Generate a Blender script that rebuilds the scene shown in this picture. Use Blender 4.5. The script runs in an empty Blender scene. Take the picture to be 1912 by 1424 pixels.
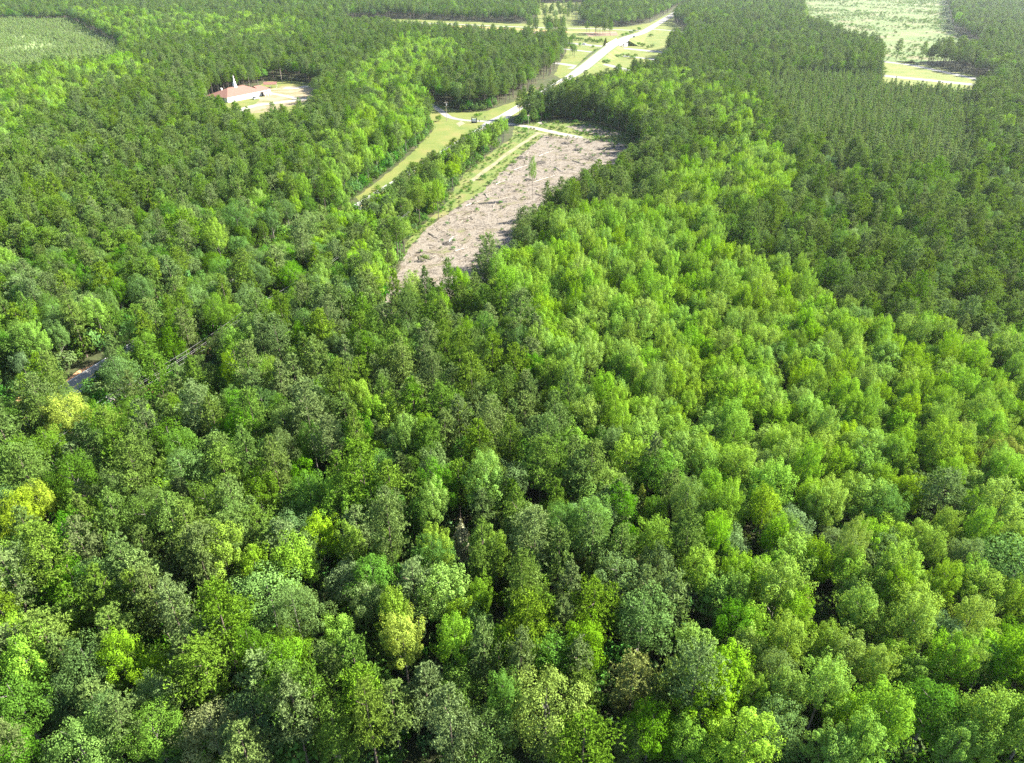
import bpy, math, random
import numpy as np
from mathutils import Vector

R = math.radians
rng = np.random.default_rng(7)
random.seed(7)
scene = bpy.context.scene
col = scene.collection

# ------------------------------------------------------------------ camera
CAM_H, PITCH, FPX, W0, H0 = 95.0, R(31.5), 1326.0, 1912.0, 1424.0
cam_d = bpy.data.cameras.new("camera")
cam_d.sensor_width = 36.0
cam_d.lens = 36.0 * FPX / W0
cam_d.clip_start = 1.0
cam_d.clip_end = 20000.0
cam = bpy.data.objects.new("camera", cam_d)
col.objects.link(cam)
cam.location = (0, 0, CAM_H)
cam.rotation_euler = (math.pi / 2 - PITCH, 0, 0)
scene.camera = cam

# ------------------------------------------------------------------ sky, sun, exposure
SUN_EL = R(37)
SUN_H = (0.965, 0.26)
world = bpy.data.worlds.new("World")
scene.world = world
world.use_nodes = True
wn = world.node_tree
bg = wn.nodes["Background"]
sky = wn.nodes.new("ShaderNodeTexSky")
sky.sky_type = 'NISHITA'
sky.sun_disc = False
sky.sun_elevation = SUN_EL
sky.sun_rotation = math.atan2(SUN_H[0], SUN_H[1])
wn.links.new(sky.outputs[0], bg.inputs[0])
bg.inputs[1].default_value = 0.065
sl = bpy.data.lights.new("sun", 'SUN')
sl.energy = 5.0
sl.angle = R(0.5)
sl.color = (1.0, 0.94, 0.82)
so = bpy.data.objects.new("sun", sl)
col.objects.link(so)
sdir = Vector((SUN_H[0] * math.cos(SUN_EL), SUN_H[1] * math.cos(SUN_EL), math.sin(SUN_EL)))
so.rotation_euler = sdir.to_track_quat('Z', 'Y').to_euler()
so.location = (300, 0, 400)
vs = scene.view_settings
vs.view_transform = 'Standard'
vs.look = 'None'
vs.gamma = 1.0
vs.use_curve_mapping = False
vs.exposure = 2.7
scene.cycles.max_bounces = 6
scene.cycles.diffuse_bounces = 3
scene.cycles.transmission_bounces = 3
scene.cycles.volume_bounces = 0
scene.cycles.use_denoising = False
scene.cycles.use_adaptive_sampling = False
scene.cycles.sample_clamp_indirect = 2.0
scene.cycles.sample_clamp_direct = 3.0

# ------------------------------------------------------------------ image point -> place on the ground
cp, sp = math.cos(PITCH), math.sin(PITCH)


def G(px, py, z=0.0):
    u, v = (px - W0 / 2) / FPX, -(py - H0 / 2) / FPX
    d = (u, cp + v * sp, -sp + v * cp)
    t = (z - CAM_H) / d[2]
    return Vector((d[0] * t, d[1] * t, z))


def proj(x, y, z):
    """numpy: world -> photo pixels"""
    dz = z - CAM_H
    depth = y * cp - dz * sp
    up = y * sp + dz * cp
    return W0 / 2 + FPX * x / depth, H0 / 2 - FPX * up / depth, depth


def inside(poly, X, Y):
    X, Y = np.asarray(X, float), np.asarray(Y, float)
    r = np.zeros(X.shape, bool)
    n = len(poly)
    for i in range(n):
        x0, y0 = poly[i]
        x1, y1 = poly[(i + 1) % n]
        if y0 == y1:
            continue
        c = ((y0 > Y) != (y1 > Y)) & (X < (x1 - x0) * (Y - y0) / (y1 - y0) + x0)
        r ^= c
    return r


def seg_dist(X, Y, a, b):
    ax, ay, bx, by = a[0], a[1], b[0], b[1]
    dx, dy = bx - ax, by - ay
    t = np.clip(((X - ax) * dx + (Y - ay) * dy) / (dx * dx + dy * dy), 0, 1)
    return np.hypot(X - ax - t * dx, Y - ay - t * dy)


# ------------------------------------------------------------------ object helpers
def tag(o, label=None, cat=None, group=None, kind=None):
    if label: o["label"] = label
    if cat: o["category"] = cat
    if group: o["group"] = group
    if kind: o["kind"] = kind
    return o


def link(name, me, parent=None, loc=None, rz=0.0):
    o = bpy.data.objects.new(name, me)
    col.objects.link(o)
    if parent: o.parent = parent
    if loc is not None: o.location = loc
    if rz: o.rotation_euler = (0, 0, rz)
    return o


def empty(name, loc, rz=0.0):
    o = link(name, None, None, loc, rz)
    o.empty_display_size = 0.5
    return o


def np_mesh(name, V, F, mat, tint=None, smooth=False):
    """F: (n,3) or (n,4) index array"""
    V = np.asarray(V, np.float32)
    F = np.asarray(F, np.int32)
    me = bpy.data.meshes.new(name)
    me.vertices.add(len(V))
    me.vertices.foreach_set("co", V.ravel())
    k = F.shape[1]
    me.loops.add(F.size)
    me.loops.foreach_set("vertex_index", F.ravel())
    me.polygons.add(len(F))
    me.polygons.foreach_set("loop_start", np.arange(0, F.size, k, dtype=np.int32))
    me.polygons.foreach_set("loop_total", np.full(len(F), k, np.int32))
    if smooth:
        me.polygons.foreach_set("use_smooth", np.ones(len(F), bool))
    if tint is not None:
        a = me.attributes.new("tint", 'FLOAT', 'FACE')
        a.data.foreach_set("value", np.asarray(tint, np.float32))
    me.materials.append(mat)
    me.update(calc_edges=True)
    return me


class MB:
    """collects boxes, tubes and polygons into one mesh"""
    def __init__(s):
        s.v, s.f = [], []

    def poly(s, pts):
        b = len(s.v)
        s.v += [tuple(p) for p in pts]
        s.f.append(tuple(range(b, b + len(pts))))

    def hexa(s, p):
        b = len(s.v)
        s.v += [tuple(q) for q in p]
        for q in ((3, 2, 1, 0), (4, 5, 6, 7), (0, 1, 5, 4), (1, 2, 6, 5), (2, 3, 7, 6), (3, 0, 4, 7)):
            s.f.append(tuple(b + i for i in q))

    def box(s, x0, x1, y0, y1, z0, z1):
        s.hexa([(x0, y0, z0), (x1, y0, z0), (x1, y1, z0), (x0, y1, z0), (x0, y0, z1), (x1, y0, z1), (x1, y1, z1), (x0, y1, z1)])

    def tube(s, pts, rad, n=6, cap=True):
        pts = [Vector(p) for p in pts]
        base = len(s.v)
        for i, p in enumerate(pts):
            d = (pts[min(i + 1, len(pts) - 1)] - pts[max(i - 1, 0)]).normalized()
            a = d.orthogonal().normalized() if abs(d.z) < .999 else Vector((1, 0, 0))
            b = d.cross(a)
            r = rad[i] if hasattr(rad, '__len__') else rad
            for k in range(n):
                t = 2 * math.pi * k / n
                s.v.append(tuple(p + a * (r * math.cos(t)) + b * (r * math.sin(t))))
        for i in range(len(pts) - 1):
            for k in range(n):
                q = base + i * n
                s.f.append((q + k, q + (k + 1) % n, q + n + (k + 1) % n, q + n + k))
        if cap:
            s.f.append(tuple(base + k for k in range(n))[::-1])
            s.f.append(tuple(base + (len(pts) - 1) * n + k for k in range(n)))

    def mesh(s, name, mat):
        me = bpy.data.meshes.new(name)
        me.from_pydata(s.v, [], s.f)
        me.materials.append(mat)
        me.update()
        return me

    def build(s, name, mat, parent=None, loc=None, rz=0.0):
        return link(name, s.mesh(name, mat), parent, loc, rz)


# ------------------------------------------------------------------ materials
def new_mat(name):
    m = bpy.data.materials.new(name)
    m.use_nodes = True
    nt = m.node_tree
    nt.nodes.clear()
    out = nt.nodes.new("ShaderNodeOutputMaterial")
    return m, nt, out


def nd(nt, typ, **kw):
    n = nt.nodes.new(typ)
    for k, v in kw.items():
        setattr(n, k, v)
    return n


def math_n(nt, op, a, b=None, c=None):
    n = nd(nt, "ShaderNodeMath", operation=op)
    for i, x in enumerate((a, b, c)):
        if x is None: continue
        if isinstance(x, (int, float)): n.inputs[i].default_value = x
        else: nt.links.new(x, n.inputs[i])
    return n.outputs[0]


def leaf_mat(name, c, tr=0.38, hv=0.03, vv=0.5, sv=0.2, tint_v=0.35, trc=(1.25, 1.15, 0.55), gloss=0.03):
    m, nt, out = new_mat(name)
    L = nt.links.new
    info = nd(nt, "ShaderNodeObjectInfo")
    att = nd(nt, "ShaderNodeAttribute", attribute_name="tint")
    hs = nd(nt, "ShaderNodeHueSaturation")
    hs.inputs["Color"].default_value = (*c, 1)
    rnd = info.outputs["Random"]
    r2 = math_n(nt, 'FRACT', math_n(nt, 'MULTIPLY', rnd, 17.37))
    r3 = math_n(nt, 'FRACT', math_n(nt, 'MULTIPLY', rnd, 71.13))
    L(math_n(nt, 'MULTIPLY_ADD', math_n(nt, 'SUBTRACT', rnd, 0.5), hv * 2, 0.5), hs.inputs["Hue"])
    L(math_n(nt, 'MULTIPLY_ADD', math_n(nt, 'SUBTRACT', r3, 0.5), sv * 2, 1.0), hs.inputs["Saturation"])
    val = math_n(nt, 'MULTIPLY_ADD', math_n(nt, 'SUBTRACT', r2, 0.5), vv, 1.0)
    val = math_n(nt, 'MULTIPLY', val, math_n(nt, 'MULTIPLY_ADD', att.outputs["Fac"], tint_v, 1.0))
    L(val, hs.inputs["Value"])
    dif = nd(nt, "ShaderNodeBsdfDiffuse")
    L(hs.outputs[0], dif.inputs[0])
    mul = nd(nt, "ShaderNodeMix", data_type='RGBA', blend_type='MULTIPLY')
    mul.inputs[0].default_value = 1.0
    L(hs.outputs[0], mul.inputs[6])
    mul.inputs[7].default_value = (*trc, 1)
    tl = nd(nt, "ShaderNodeBsdfTranslucent")
    L(mul.outputs[2], tl.inputs[0])
    mx = nd(nt, "ShaderNodeMixShader")
    mx.inputs[0].default_value = tr
    L(dif.outputs[0], mx.inputs[1]); L(tl.outputs[0], mx.inputs[2])
    L(mx.outputs[0], out.inputs[0])
    return m


def ground_mat(name, stops, scale=0.25, detail=6, rough=0.95, fine=2.2, fine_amt=0.35, stretch=(1, 1, 1), rz=0.0, bump=0.0):
    """stops: [(pos, colour)...] over large noise; a fine noise lightens and darkens"""
    m, nt, out = new_mat(name)
    L = nt.links.new
    geo = nd(nt, "ShaderNodeNewGeometry")
    mp = nd(nt, "ShaderNodeMapping")
    mp.inputs["Scale"].default_value = stretch
    mp.inputs["Rotation"].default_value = (0, 0, rz)
    L(geo.outputs["Position"], mp.inputs["Vector"])
    n1 = nd(nt, "ShaderNodeTexNoise")
    n1.inputs["Scale"].default_value = scale
    n1.inputs["Detail"].default_value = detail
    n1.inputs["Roughness"].default_value = 0.65
    L(mp.outputs[0], n1.inputs["Vector"])
    cr = nd(nt, "ShaderNodeValToRGB")
    el = cr.color_ramp.elements
    while len(el) < len(stops): el.new(0.5)
    for e, (p, c) in zip(el, stops):
        e.position = p; e.color = (*c, 1)
    L(n1.outputs["Fac"], cr.inputs[0])
    n2 = nd(nt, "ShaderNodeTexNoise")
    n2.inputs["Scale"].default_value = fine
    n2.inputs["Detail"].default_value = 4
    L(mp.outputs[0], n2.inputs["Vector"])
    hs = nd(nt, "ShaderNodeHueSaturation")
    L(cr.outputs[0], hs.inputs["Color"])
    L(math_n(nt, 'MULTIPLY_ADD', math_n(nt, 'SUBTRACT', n2.outputs["Fac"], 0.5), fine_amt * 4, 1.0), hs.inputs["Value"])
    b = nd(nt, "ShaderNodeBsdfPrincipled")
    b.inputs["Roughness"].default_value = rough
    b.inputs["Specular IOR Level"].default_value = 0.15
    L(hs.outputs[0], b.inputs["Base Color"])
    if bump:
        bp = nd(nt, "ShaderNodeBump")
        bp.inputs["Strength"].default_value = bump
        bp.inputs["Distance"].default_value = 0.3
        L(n2.outputs["Fac"], bp.inputs["Height"])
        L(bp.outputs[0], b.inputs["Normal"])
    L(b.outputs[0], out.inputs[0])
    return m


def plain(name, c, rough=0.7, var=0.12, scale=1.5, metal=0.0):
    m, nt, out = new_mat(name)
    L = nt.links.new
    tc = nd(nt, "ShaderNodeTexCoord")
    n = nd(nt, "ShaderNodeTexNoise")
    n.inputs["Scale"].default_value = scale
    n.inputs["Detail"].default_value = 5
    L(tc.outputs["Object"], n.inputs["Vector"])
    hs = nd(nt, "ShaderNodeHueSaturation")
    hs.inputs["Color"].default_value = (*c, 1)
    L(math_n(nt, 'MULTIPLY_ADD', math_n(nt, 'SUBTRACT', n.outputs["Fac"], 0.5), var * 4, 1.0), hs.inputs["Value"])
    b = nd(nt, "ShaderNodeBsdfPrincipled")
    b.inputs["Roughness"].default_value = rough
    b.inputs["Metallic"].default_value = metal
    L(hs.outputs[0], b.inputs["Base Color"])
    L(b.outputs[0], out.inputs[0])
    return m


M = {}
M['pine'] = leaf_mat("pine_needles", (0.112, 0.182, 0.040), tr=0.27, hv=0.012, vv=0.35, trc=(1.1, 1.1, 0.6))
M['young_pine'] = leaf_mat("young_pine_needles", (0.135, 0.205, 0.062), tr=0.27, hv=0.015, vv=0.4, trc=(1.1, 1.1, 0.6))
M['bright'] = leaf_mat("yellow_green_leaves", (0.150, 0.268, 0.033), tr=0.34, hv=0.012, vv=0.25, sv=0.1)
M['oak'] = leaf_mat("mid_green_leaves", (0.086, 0.170, 0.032), tr=0.38, hv=0.015, vv=0.5)
M['grey'] = leaf_mat("grey_green_leaves", (0.102, 0.185, 0.050), tr=0.3, hv=0.015, vv=0.4, trc=(1.1, 1.1, 0.8))
M['cedar'] = leaf_mat("cedar_sprays", (0.105, 0.135, 0.036), tr=0.22, hv=0.03, vv=0.5)
M['yellow'] = leaf_mat("yellow_leaves", (0.215, 0.31, 0.032), tr=0.42, hv=0.01, vv=0.15)
M['shrub'] = leaf_mat("undergrowth_leaves", (0.07, 0.145, 0.03), tr=0.35, hv=0.03, vv=0.6)
M['pale_pine'] = leaf_mat("pale_young_needles", (0.2, 0.285, 0.11), tr=0.3, hv=0.012, vv=0.3)
M['pale_shrub'] = leaf_mat("pale_bush_leaves", (0.1, 0.17, 0.055), tr=0.35, hv=0.02, vv=0.5)
M['dead'] = leaf_mat("dry_needles", (0.165, 0.175, 0.11), tr=0.15, hv=0.01, vv=0.2)
M['pine_bark'] = plain("pine_bark", (0.095, 0.072, 0.056), 0.9, 0.3, 3)
M['bark'] = plain("grey_bark", (0.10, 0.09, 0.078), 0.9, 0.3, 3)
M['deadwood'] = plain("bleached_wood", (0.26, 0.235, 0.205), 0.9, 0.25, 2)
M['floor'] = ground_mat("forest_floor", [(0.3, (0.022, 0.024, 0.012)), (0.5, (0.04, 0.05, 0.018)), (0.7, (0.06, 0.045, 0.028))], 0.12)
M['grass'] = ground_mat("mown_grass", [(0.3, (0.06, 0.092, 0.018)), (0.5, (0.095, 0.113, 0.027)), (0.7, (0.125, 0.117, 0.038))], 0.07, fine=1.2, fine_amt=0.22)
M['weeds'] = ground_mat("weedy_grass", [(0.32, (0.055, 0.09, 0.02)), (0.52, (0.088, 0.11, 0.028)), (0.68, (0.125, 0.108, 0.05))], 0.12, fine=1.2, fine_amt=0.3)
M['slash_soil'] = ground_mat("cut_over_soil", [(0.32, (0.075, 0.062, 0.05)), (0.47, (0.138, 0.122, 0.101)), (0.57, (0.112, 0.094, 0.072)), (0.66, (0.085, 0.095, 0.036))], 0.14, 8, fine=1.7, fine_amt=0.5, bump=0.6)
M['field'] = ground_mat("rough_field", [(0.3, (0.05, 0.085, 0.024)), (0.5, (0.078, 0.108, 0.033)), (0.68, (0.13, 0.108, 0.066))], 0.025, 7, fine=0.3, fine_amt=0.3)
M['young_floor'] = ground_mat("plantation_floor", [(0.3, (0.13, 0.19, 0.065)), (0.6, (0.18, 0.235, 0.09))], 0.05)
M['asphalt'] = ground_mat("pale_asphalt", [(0.3, (0.14, 0.138, 0.136)), (0.7, (0.18, 0.176, 0.168))], 0.1, fine=2, fine_amt=0.06)
M['old_asphalt'] = ground_mat("grey_asphalt", [(0.3, (0.13, 0.13, 0.135)), (0.7, (0.17, 0.17, 0.175))], 0.1, fine=2, fine_amt=0.06)
M['gravel'] = ground_mat("pale_gravel", [(0.3, (0.19, 0.175, 0.15)), (0.7, (0.27, 0.245, 0.21))], 0.2, fine=2, fine_amt=0.12)
M['track'] = ground_mat("dirt_track", [(0.3, (0.11, 0.115, 0.052)), (0.7, (0.18, 0.155, 0.115))], 0.2, fine=1.5, fine_amt=0.2)
M['sand'] = ground_mat("sandy_yard", [(0.35, (0.085, 0.1, 0.025)), (0.47, (0.15, 0.125, 0.075)), (0.62, (0.2, 0.165, 0.11))], 0.09, fine=1.2, fine_amt=0.2)
M['clay'] = ground_mat("orange_clay", [(0.3, (0.36, 0.17, 0.08)), (0.6, (0.45, 0.25, 0.13)), (0.75, (0.2, 0.2, 0.06))], 0.3, fine=2, fine_amt=0.2)
M['needles'] = ground_mat("red_needle_litter", [(0.3, (0.10, 0.07, 0.045)), (0.7, (0.17, 0.12, 0.085))], 0.2, fine=2, fine_amt=0.2)
M['white_paint'] = plain("white_paint", (0.75, 0.75, 0.74), 0.5, 0.03)
M['yellow_line'] = plain("yellow_line_paint", (0.6, 0.45, 0.08), 0.6, 0.08)
M['shingle'] = plain("red_shingle", (0.135, 0.062, 0.044), 0.85, 0.15, 0.8)
M['metal_blue'] = plain("blue_metal_roof", (0.22, 0.36, 0.5), 0.4, 0.06)
M['metal_white'] = plain("pale_metal_roof", (0.6, 0.62, 0.62), 0.4, 0.06)
M['concrete'] = plain("concrete", (0.42, 0.41, 0.38), 0.8, 0.12, 0.6)
M['dark_metal'] = plain("dark_metal", (0.03, 0.035, 0.04), 0.5)
M['grey_metal'] = plain("galvanised_metal", (0.45, 0.46, 0.47), 0.4, 0.06, 2, 0.5)
M['glass'] = plain("dark_glass", (0.02, 0.025, 0.03), 0.1, 0.02)
M['pole'] = plain("weathered_pole_wood", (0.26, 0.22, 0.18), 0.9, 0.2, 2)
M['wire'] = plain("aluminium_wire", (0.2, 0.2, 0.2), 0.45, 0.03)
M['rubber'] = plain("rubber", (0.02, 0.02, 0.02), 0.9)
M['wood'] = plain("brown_timber", (0.2, 0.12, 0.07), 0.8, 0.2, 3)

# ------------------------------------------------------------------ setting: ground sheets
LAYER = [0.0]


def sheet(name, pts, mat, z, sub=None):
    """flat polygon sheet from ground points, wavy outline"""
    mb = MB()
    out = []
    n = len(pts)
    r = random.Random(len(name) * 31 + n)
    for i in range(n):
        a, b = pts[i], pts[(i + 1) % n]
        d = (b - a).length
        k = max(1, min(60, int(d / 4.0))) if sub is None else sub
        for j in range(k):
            p = a.lerp(b, j / k)
            if sub is None:
                p = p + Vector((r.uniform(-.7, .7), r.uniform(-.9, .9), 0))
            out.append((p.x, p.y, z))
    mb.poly(out)
    o = mb.build(name, mat)
    tag(o, kind='structure')
    return o


def ribbon(name, pts, width, mat, z=0.03, zs=None, rough_edge=0.0):
    """road strip along a ground polyline"""
    r = random.Random(len(pts) * 7)
    P = [Vector((p[0], p[1], 0)) for p in pts]
    V, F = [], []
    for i, p in enumerate(P):
        d = (P[min(i + 1, len(P) - 1)] - P[max(i - 1, 0)]).normalized()
        nrm = Vector((-d.y, d.x, 0))
        w = width[i] if hasattr(width, '__len__') else width
        zz = (zs[i] if zs else 0) + z
        a = p + nrm * (w / 2 + r.uniform(-rough_edge, rough_edge))
        b = p - nrm * (w / 2 + r.uniform(-rough_edge, rough_edge))
        V += [(a.x, a.y, zz), (b.x, b.y, zz)]
        if i: F.append((2 * i - 2, 2 * i - 1, 2 * i + 1, 2 * i))
    me = bpy.data.meshes.new(name)
    me.from_pydata(V, [], F)
    me.materials.append(mat)
    me.update()
    o = link(name, me)
    tag(o, kind='structure')
    return o


def dense(pts, step=8.0):
    """smooth a polyline (Catmull-Rom) at about step metres"""
    P = [Vector((p[0], p[1], 0)) for p in pts]
    out = []
    for i in range(len(P) - 1):
        p0, p1, p2, p3 = P[max(i - 1, 0)], P[i], P[i + 1], P[min(i + 2, len(P) - 1)]
        k = max(2, int((p2 - p1).length / step))
        for j in range(k):
            t = j / k
            out.append(0.5 * ((2 * p1) + (p2 - p0) * t + (2 * p0 - 5 * p1 + 4 * p2 - p3) * t * t + (3 * p1 - p0 - 3 * p2 + p3) * t ** 3))
    out.append(P[-1])
    return out


gx = 3600
gm = MB()
gm.poly([(-gx, -300, 0), (gx, -300, 0), (gx, 4600, 0), (-gx, 4600, 0)])
tag(gm.build("ground", M['floor']), kind='structure')

px_clear = [(745, 500), (765, 458), (800, 425), (839, 396), (900, 357), (950, 308), (1002, 264), (1010, 252), (1080, 256), (1150, 264), (1190, 278),
            (1190, 300), (1150, 352), (1085, 388), (1050, 402), (1030, 416), (1018, 436), (992, 466), (955, 512), (932, 556), (888, 580), (832, 592), (766, 606),
            (735, 640), (700, 640), (705, 600), (728, 540)]
px_weed = [(960, 236), (1035, 222), (1100, 226), (1175, 250), (1195, 280), (1150, 268), (1080, 262), (1010, 258), (1005, 264), (905, 358), (842, 402),
           (818, 405), (760, 475), (755, 462), (771, 440), (825, 388), (869, 322), (957, 256)]
px_verge = [(788, 188), (808, 245), (774, 281), (732, 317), (678, 358), (664, 368), (676, 384), (770, 332), (918, 244), (1000, 192), (1000, 160), (960, 190), (908, 207), (870, 210), (830, 198)]
px_inter = [(1035, 140), (1045, 118), (1058, 95), (1052, 78), (1010, 84), (930, 80), (800, 68), (650, 56), (636, 36), (660, 34), (800, 36), (980, 44),
            (1030, 30), (1060, 30), (1090, 48), (1170, 50), (1215, 42), (1250, 24), (1262, 24), (1256, 42), (1285, 58), (1280, 84), (1240, 96), (1250, 112), (1215, 150), (1150, 152), (1075, 158)]
px_church = [(385, 192), (400, 178), (470, 168), (500, 150), (535, 148), (590, 158), (605, 172), (612, 192), (592, 222), (560, 254), (500, 264), (430, 252), (376, 224)]
px_field = [(1480, -14), (1495, 15), (1508, 60), (1600, 92), (1655, 114), (1700, 118), (1740, 114), (1800, 112), (1845, 92), (1782, 58), (1772, 20), (1768, -14)]
px_young = [(-260, 40), (132, 40), (190, 68), (240, 98), (222, 140), (60, 158), (-260, 185)]
px_lots = [(1000, 46), (1008, 6), (1088, 4), (1094, 34), (1062, 48)]
px_ramp = [(1640, 116), (1700, 114), (1850, 148), (1850, 190), (1790, 196), (1640, 182)]
px_row = [(200, 765), (330, 690), (420, 635), (480, 600), (500, 606), (400, 668), (250, 760), (110, 850), (40, 900), (20, 890), (120, 815)]

sheet("weed_strip_ground", [G(*p) for p in px_weed], M['weeds'], 0.012)
sheet("clear_cut_ground", [G(*p) for p in px_clear], M['slash_soil'], 0.020)
sheet("verge_ground", [G(*p) for p in px_verge], M['grass'], 0.012)
sheet("interchange_ground", [G(*p) for p in px_inter], M['grass'], 0.012)
sheet("churchyard_ground", [G(*p) for p in px_church], M['grass'], 0.012)
sheet("far_field_ground", [G(*p) for p in px_field], M['field'], 0.012)
sheet("young_plantation_ground", [G(*p) for p in px_young], M['young_floor'], 0.012)
sheet("grass_lot_ground", [G(*p) for p in px_lots], M['grass'], 0.008)
sheet("ramp_ground", [G(*p) for p in px_ramp], M['grass'], 0.012)

# the straight main road, rising over the interstate
RA, RB = G(40, 784), G(905, 239)
RD = (RB - RA).normalized()
RN = Vector((-RD.y, RD.x, 0))
road_far = G(1251, 30, 0)
t_far = (road_far - RA).dot(RD)
t_br = (G(1176, 80, 5.5) - RA).dot(RD)      # middle of the overpass
SPAN, RISE = 26.0, 5.6


def road_z(t):
    d = abs(t - t_br)
    if d < SPAN: return RISE
    if d > SPAN + 170: return 0.0
    s = (d - SPAN) / 170.0
    return RISE * (1 - s * s * (3 - 2 * s))


road_t = list(np.arange(-160, t_far + 330, 9.0))
def road_off(t):
    """small sideways shift so the far end lands where it is seen"""
    s = min(max((t - (RB - RA).dot(RD)) / (t_far - (RB - RA).dot(RD)), 0), 1.5)
    return (road_far - RA).dot(RN) * s
road_pts = [RA + RD * t + RN * road_off(t) for t in road_t]
road_zs = [road_z(t) for t in road_t]
def road_w(t):
    base = 7.6
    tj = (G(1065, 128) - RA).dot(RD)
    tk = (G(925, 228) - RA).dot(RD)
    base += 4.0 * min(max((t - tj + 60) / 60, 0), 1)
    return base + 4 * max(0, 1 - abs(t - tk) / 22)
ribbon("main_road", road_pts, [road_w(t) for t in road_t], M['asphalt'], 0.05, road_zs)
for off, mname in ((0.12, 'yellow_line'), (-0.12, 'yellow_line'), (3.4, 'white_paint'), (-3.4, 'white_paint')):
    ribbon("road_markings", [p + RN * off for p in road_pts], 0.14, M[mname], 0.06, road_zs)

# embankments
emb = MB()
for i in range(len(road_t) - 1):
    a, b = road_t[i], road_t[i + 1]
    za, zb = road_zs[i], road_zs[i + 1]
    if max(za, zb) < .02 or (abs(a - t_br) < SPAN - 5 or abs(b - t_br) < SPAN - 5): continue
    wa, wb = road_w(a) / 2 + 1.6, road_w(b) / 2 + 1.6
    A, B = road_pts[i], road_pts[i + 1]
    def row(P, w, z):
        f = w + z * 2.2
        return [P + RN * f + Vector((0, 0, 0.0)), P + RN * w + Vector((0, 0, z + .03)), P - RN * w + Vector((0, 0, z + .03)), P - RN * f]
    r1, r2 = row(A, wa, za), row(B, wb, zb)
    for k in range(3):
        emb.poly([r1[k], r1[k + 1], r2[k + 1], r2[k]][::-1])
    for rr, t, tt in ((r1, a, b), (r2, b, a)):
        if abs(tt - t_br) > abs(t - t_br) and abs(t - t_br) < SPAN + 6: emb.poly(rr)
tag(emb.build("embankment_ground", M['weeds']), kind='structure')

# interstate, ramps, drives
D = lambda *pp, step=8.0: dense([G(*p) for p in pp], step)
ribbon("interstate_road", D((980, 72), (1060, 80), (1215, 95), (1420, 118), (1490, 124), (1650, 141), (1810, 157), (2100, 186)), 11, M['asphalt'], 0.03)
ribbon("interstate_road", D((960, 84), (1070, 93), (1215, 110), (1330, 124)), 7, M['old_asphalt'], 0.03)
ribbon("far_ramp_road", D((330, 8), (470, 21), (660, 37), (830, 44), (1000, 51), (1100, 53), (1196, 57)), 8, M['asphalt'], 0.03)
ribbon("ramp_road", D((1212, 54), (1245, 56), (1290, 61), (1400, 78), (1660, 116), (1700, 121), (1840, 151), (2100, 210)), 8, M['asphalt'], 0.035)
ribbon("near_ramp_road", D((1065, 128), (1120, 119), (1178, 131), (1300, 145)), 8, M['asphalt'], 0.03)
ribbon("side_road", D((1080, 124), (1050, 119), (1020, 116), (980, 110)), 9, M['asphalt'], 0.034)
ribbon("kiosk_drive_road", D((760, 186), (800, 194), (822, 206), (838, 218), (866, 224), (900, 226), (925, 227)), 4.6, M['asphalt'], 0.032)
ribbon("gravel_drive_road", D((925, 228), (965, 233), (1000, 239), (1040, 248), (1085, 257)), 5.5, M['gravel'], 0.034, rough_edge=0.25)
ribbon("dirt_track_path", D((1040, 250), (1004, 250), (985, 262), (950, 285), (915, 312), (880, 338)), 2.6, M['track'], 0.036, rough_edge=0.3)
ribbon("dirt_track_path", D((1000, 247), (1030, 253), (1060, 257)), 3, M['track'], 0.038, rough_edge=0.3)
sheet("sandy_yard_ground", [G(*p) for p in [(472, 174), (530, 160), (592, 164), (602, 176), (560, 192), (510, 208), (450, 212), (470, 198), (486, 186)]], M['sand'], 0.018)
ribbon("churchyard_drive_path", D((440, 209), (470, 198), (510, 192), (560, 186), (606, 178), (640, 172)), 7, M['gravel'], 0.03, rough_edge=0.4)
ribbon("churchyard_drive_path", D((480, 172), (500, 173), (530, 178), (555, 184)), 5, M['gravel'], 0.034, rough_edge=0.4)
ribbon("churchyard_drive_path", D((530, 164), (555, 164), (575, 160)), 7, M['gravel'], 0.03, rough_edge=0.4)
ribbon("far_gravel_path", D((655, 39), (800, 47), (940, 53), (1000, 56), (1080, 60), (1150, 60)), 6, M['clay'], 0.026, rough_edge=1.2)
for pp, mt in (([(700, 232), (690, 228), (706, 224), (716, 230)], 'clay'),):
    pass
sheet("bare_soil_ground", [G(*p) for p in [(850, 231), (860, 225), (868, 231), (858, 236)]], M['track'], 0.018)
sheet("bare_soil_ground", [G(*p) for p in [(1000, 228), (1012, 224), (1022, 228), (1010, 232)]], M['gravel'], 0.02)
sheet("bare_soil_ground", [G(*p) for p in [(1055, 236), (1100, 232), (1165, 250), (1120, 256), (1085, 246)]], M['slash_soil'], 0.018)
sheet("needle_litter_ground", [G(*p) for p in [(985, 60), (1050, 54), (1056, 64), (1000, 72)]], M['needles'], 0.016)
sheet("needle_litter_ground", [G(*p) for p in [(1090, 60), (1150, 58), (1155, 66), (1100, 68)]], M['needles'], 0.016)
# orange clay showing along the cleared line and the road shoulder
for i, q in enumerate([[(122, 712), (150, 690), (192, 676), (186, 688), (150, 706), (128, 722)], [(380, 652), (402, 644), (412, 652), (392, 662)], [(204, 772), (226, 762), (232, 778), (212, 786)],
          [(62, 872), (92, 852), (96, 872), (70, 884)], [(506, 546), (536, 540), (540, 550), (515, 556)], [(268, 728), (284, 722), (286, 738), (270, 742)], [(26, 742), (50, 730), (58, 738), (32, 752)]]):
    sheet("clay_patch_ground", [G(*p) for p in q], M['clay'], 0.014)
sheet("trail_soil_ground", [G(*p) for p in [(566, 1002), (600, 965), (655, 930), (690, 905), (712, 912), (670, 945), (620, 985), (580, 1010)]], M['needles'], 0.014)
sheet("trail_soil_ground", [G(*p) for p in [(250, 1400), (290, 1370), (310, 1385), (270, 1410)]], M['clay'], 0.014)

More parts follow.
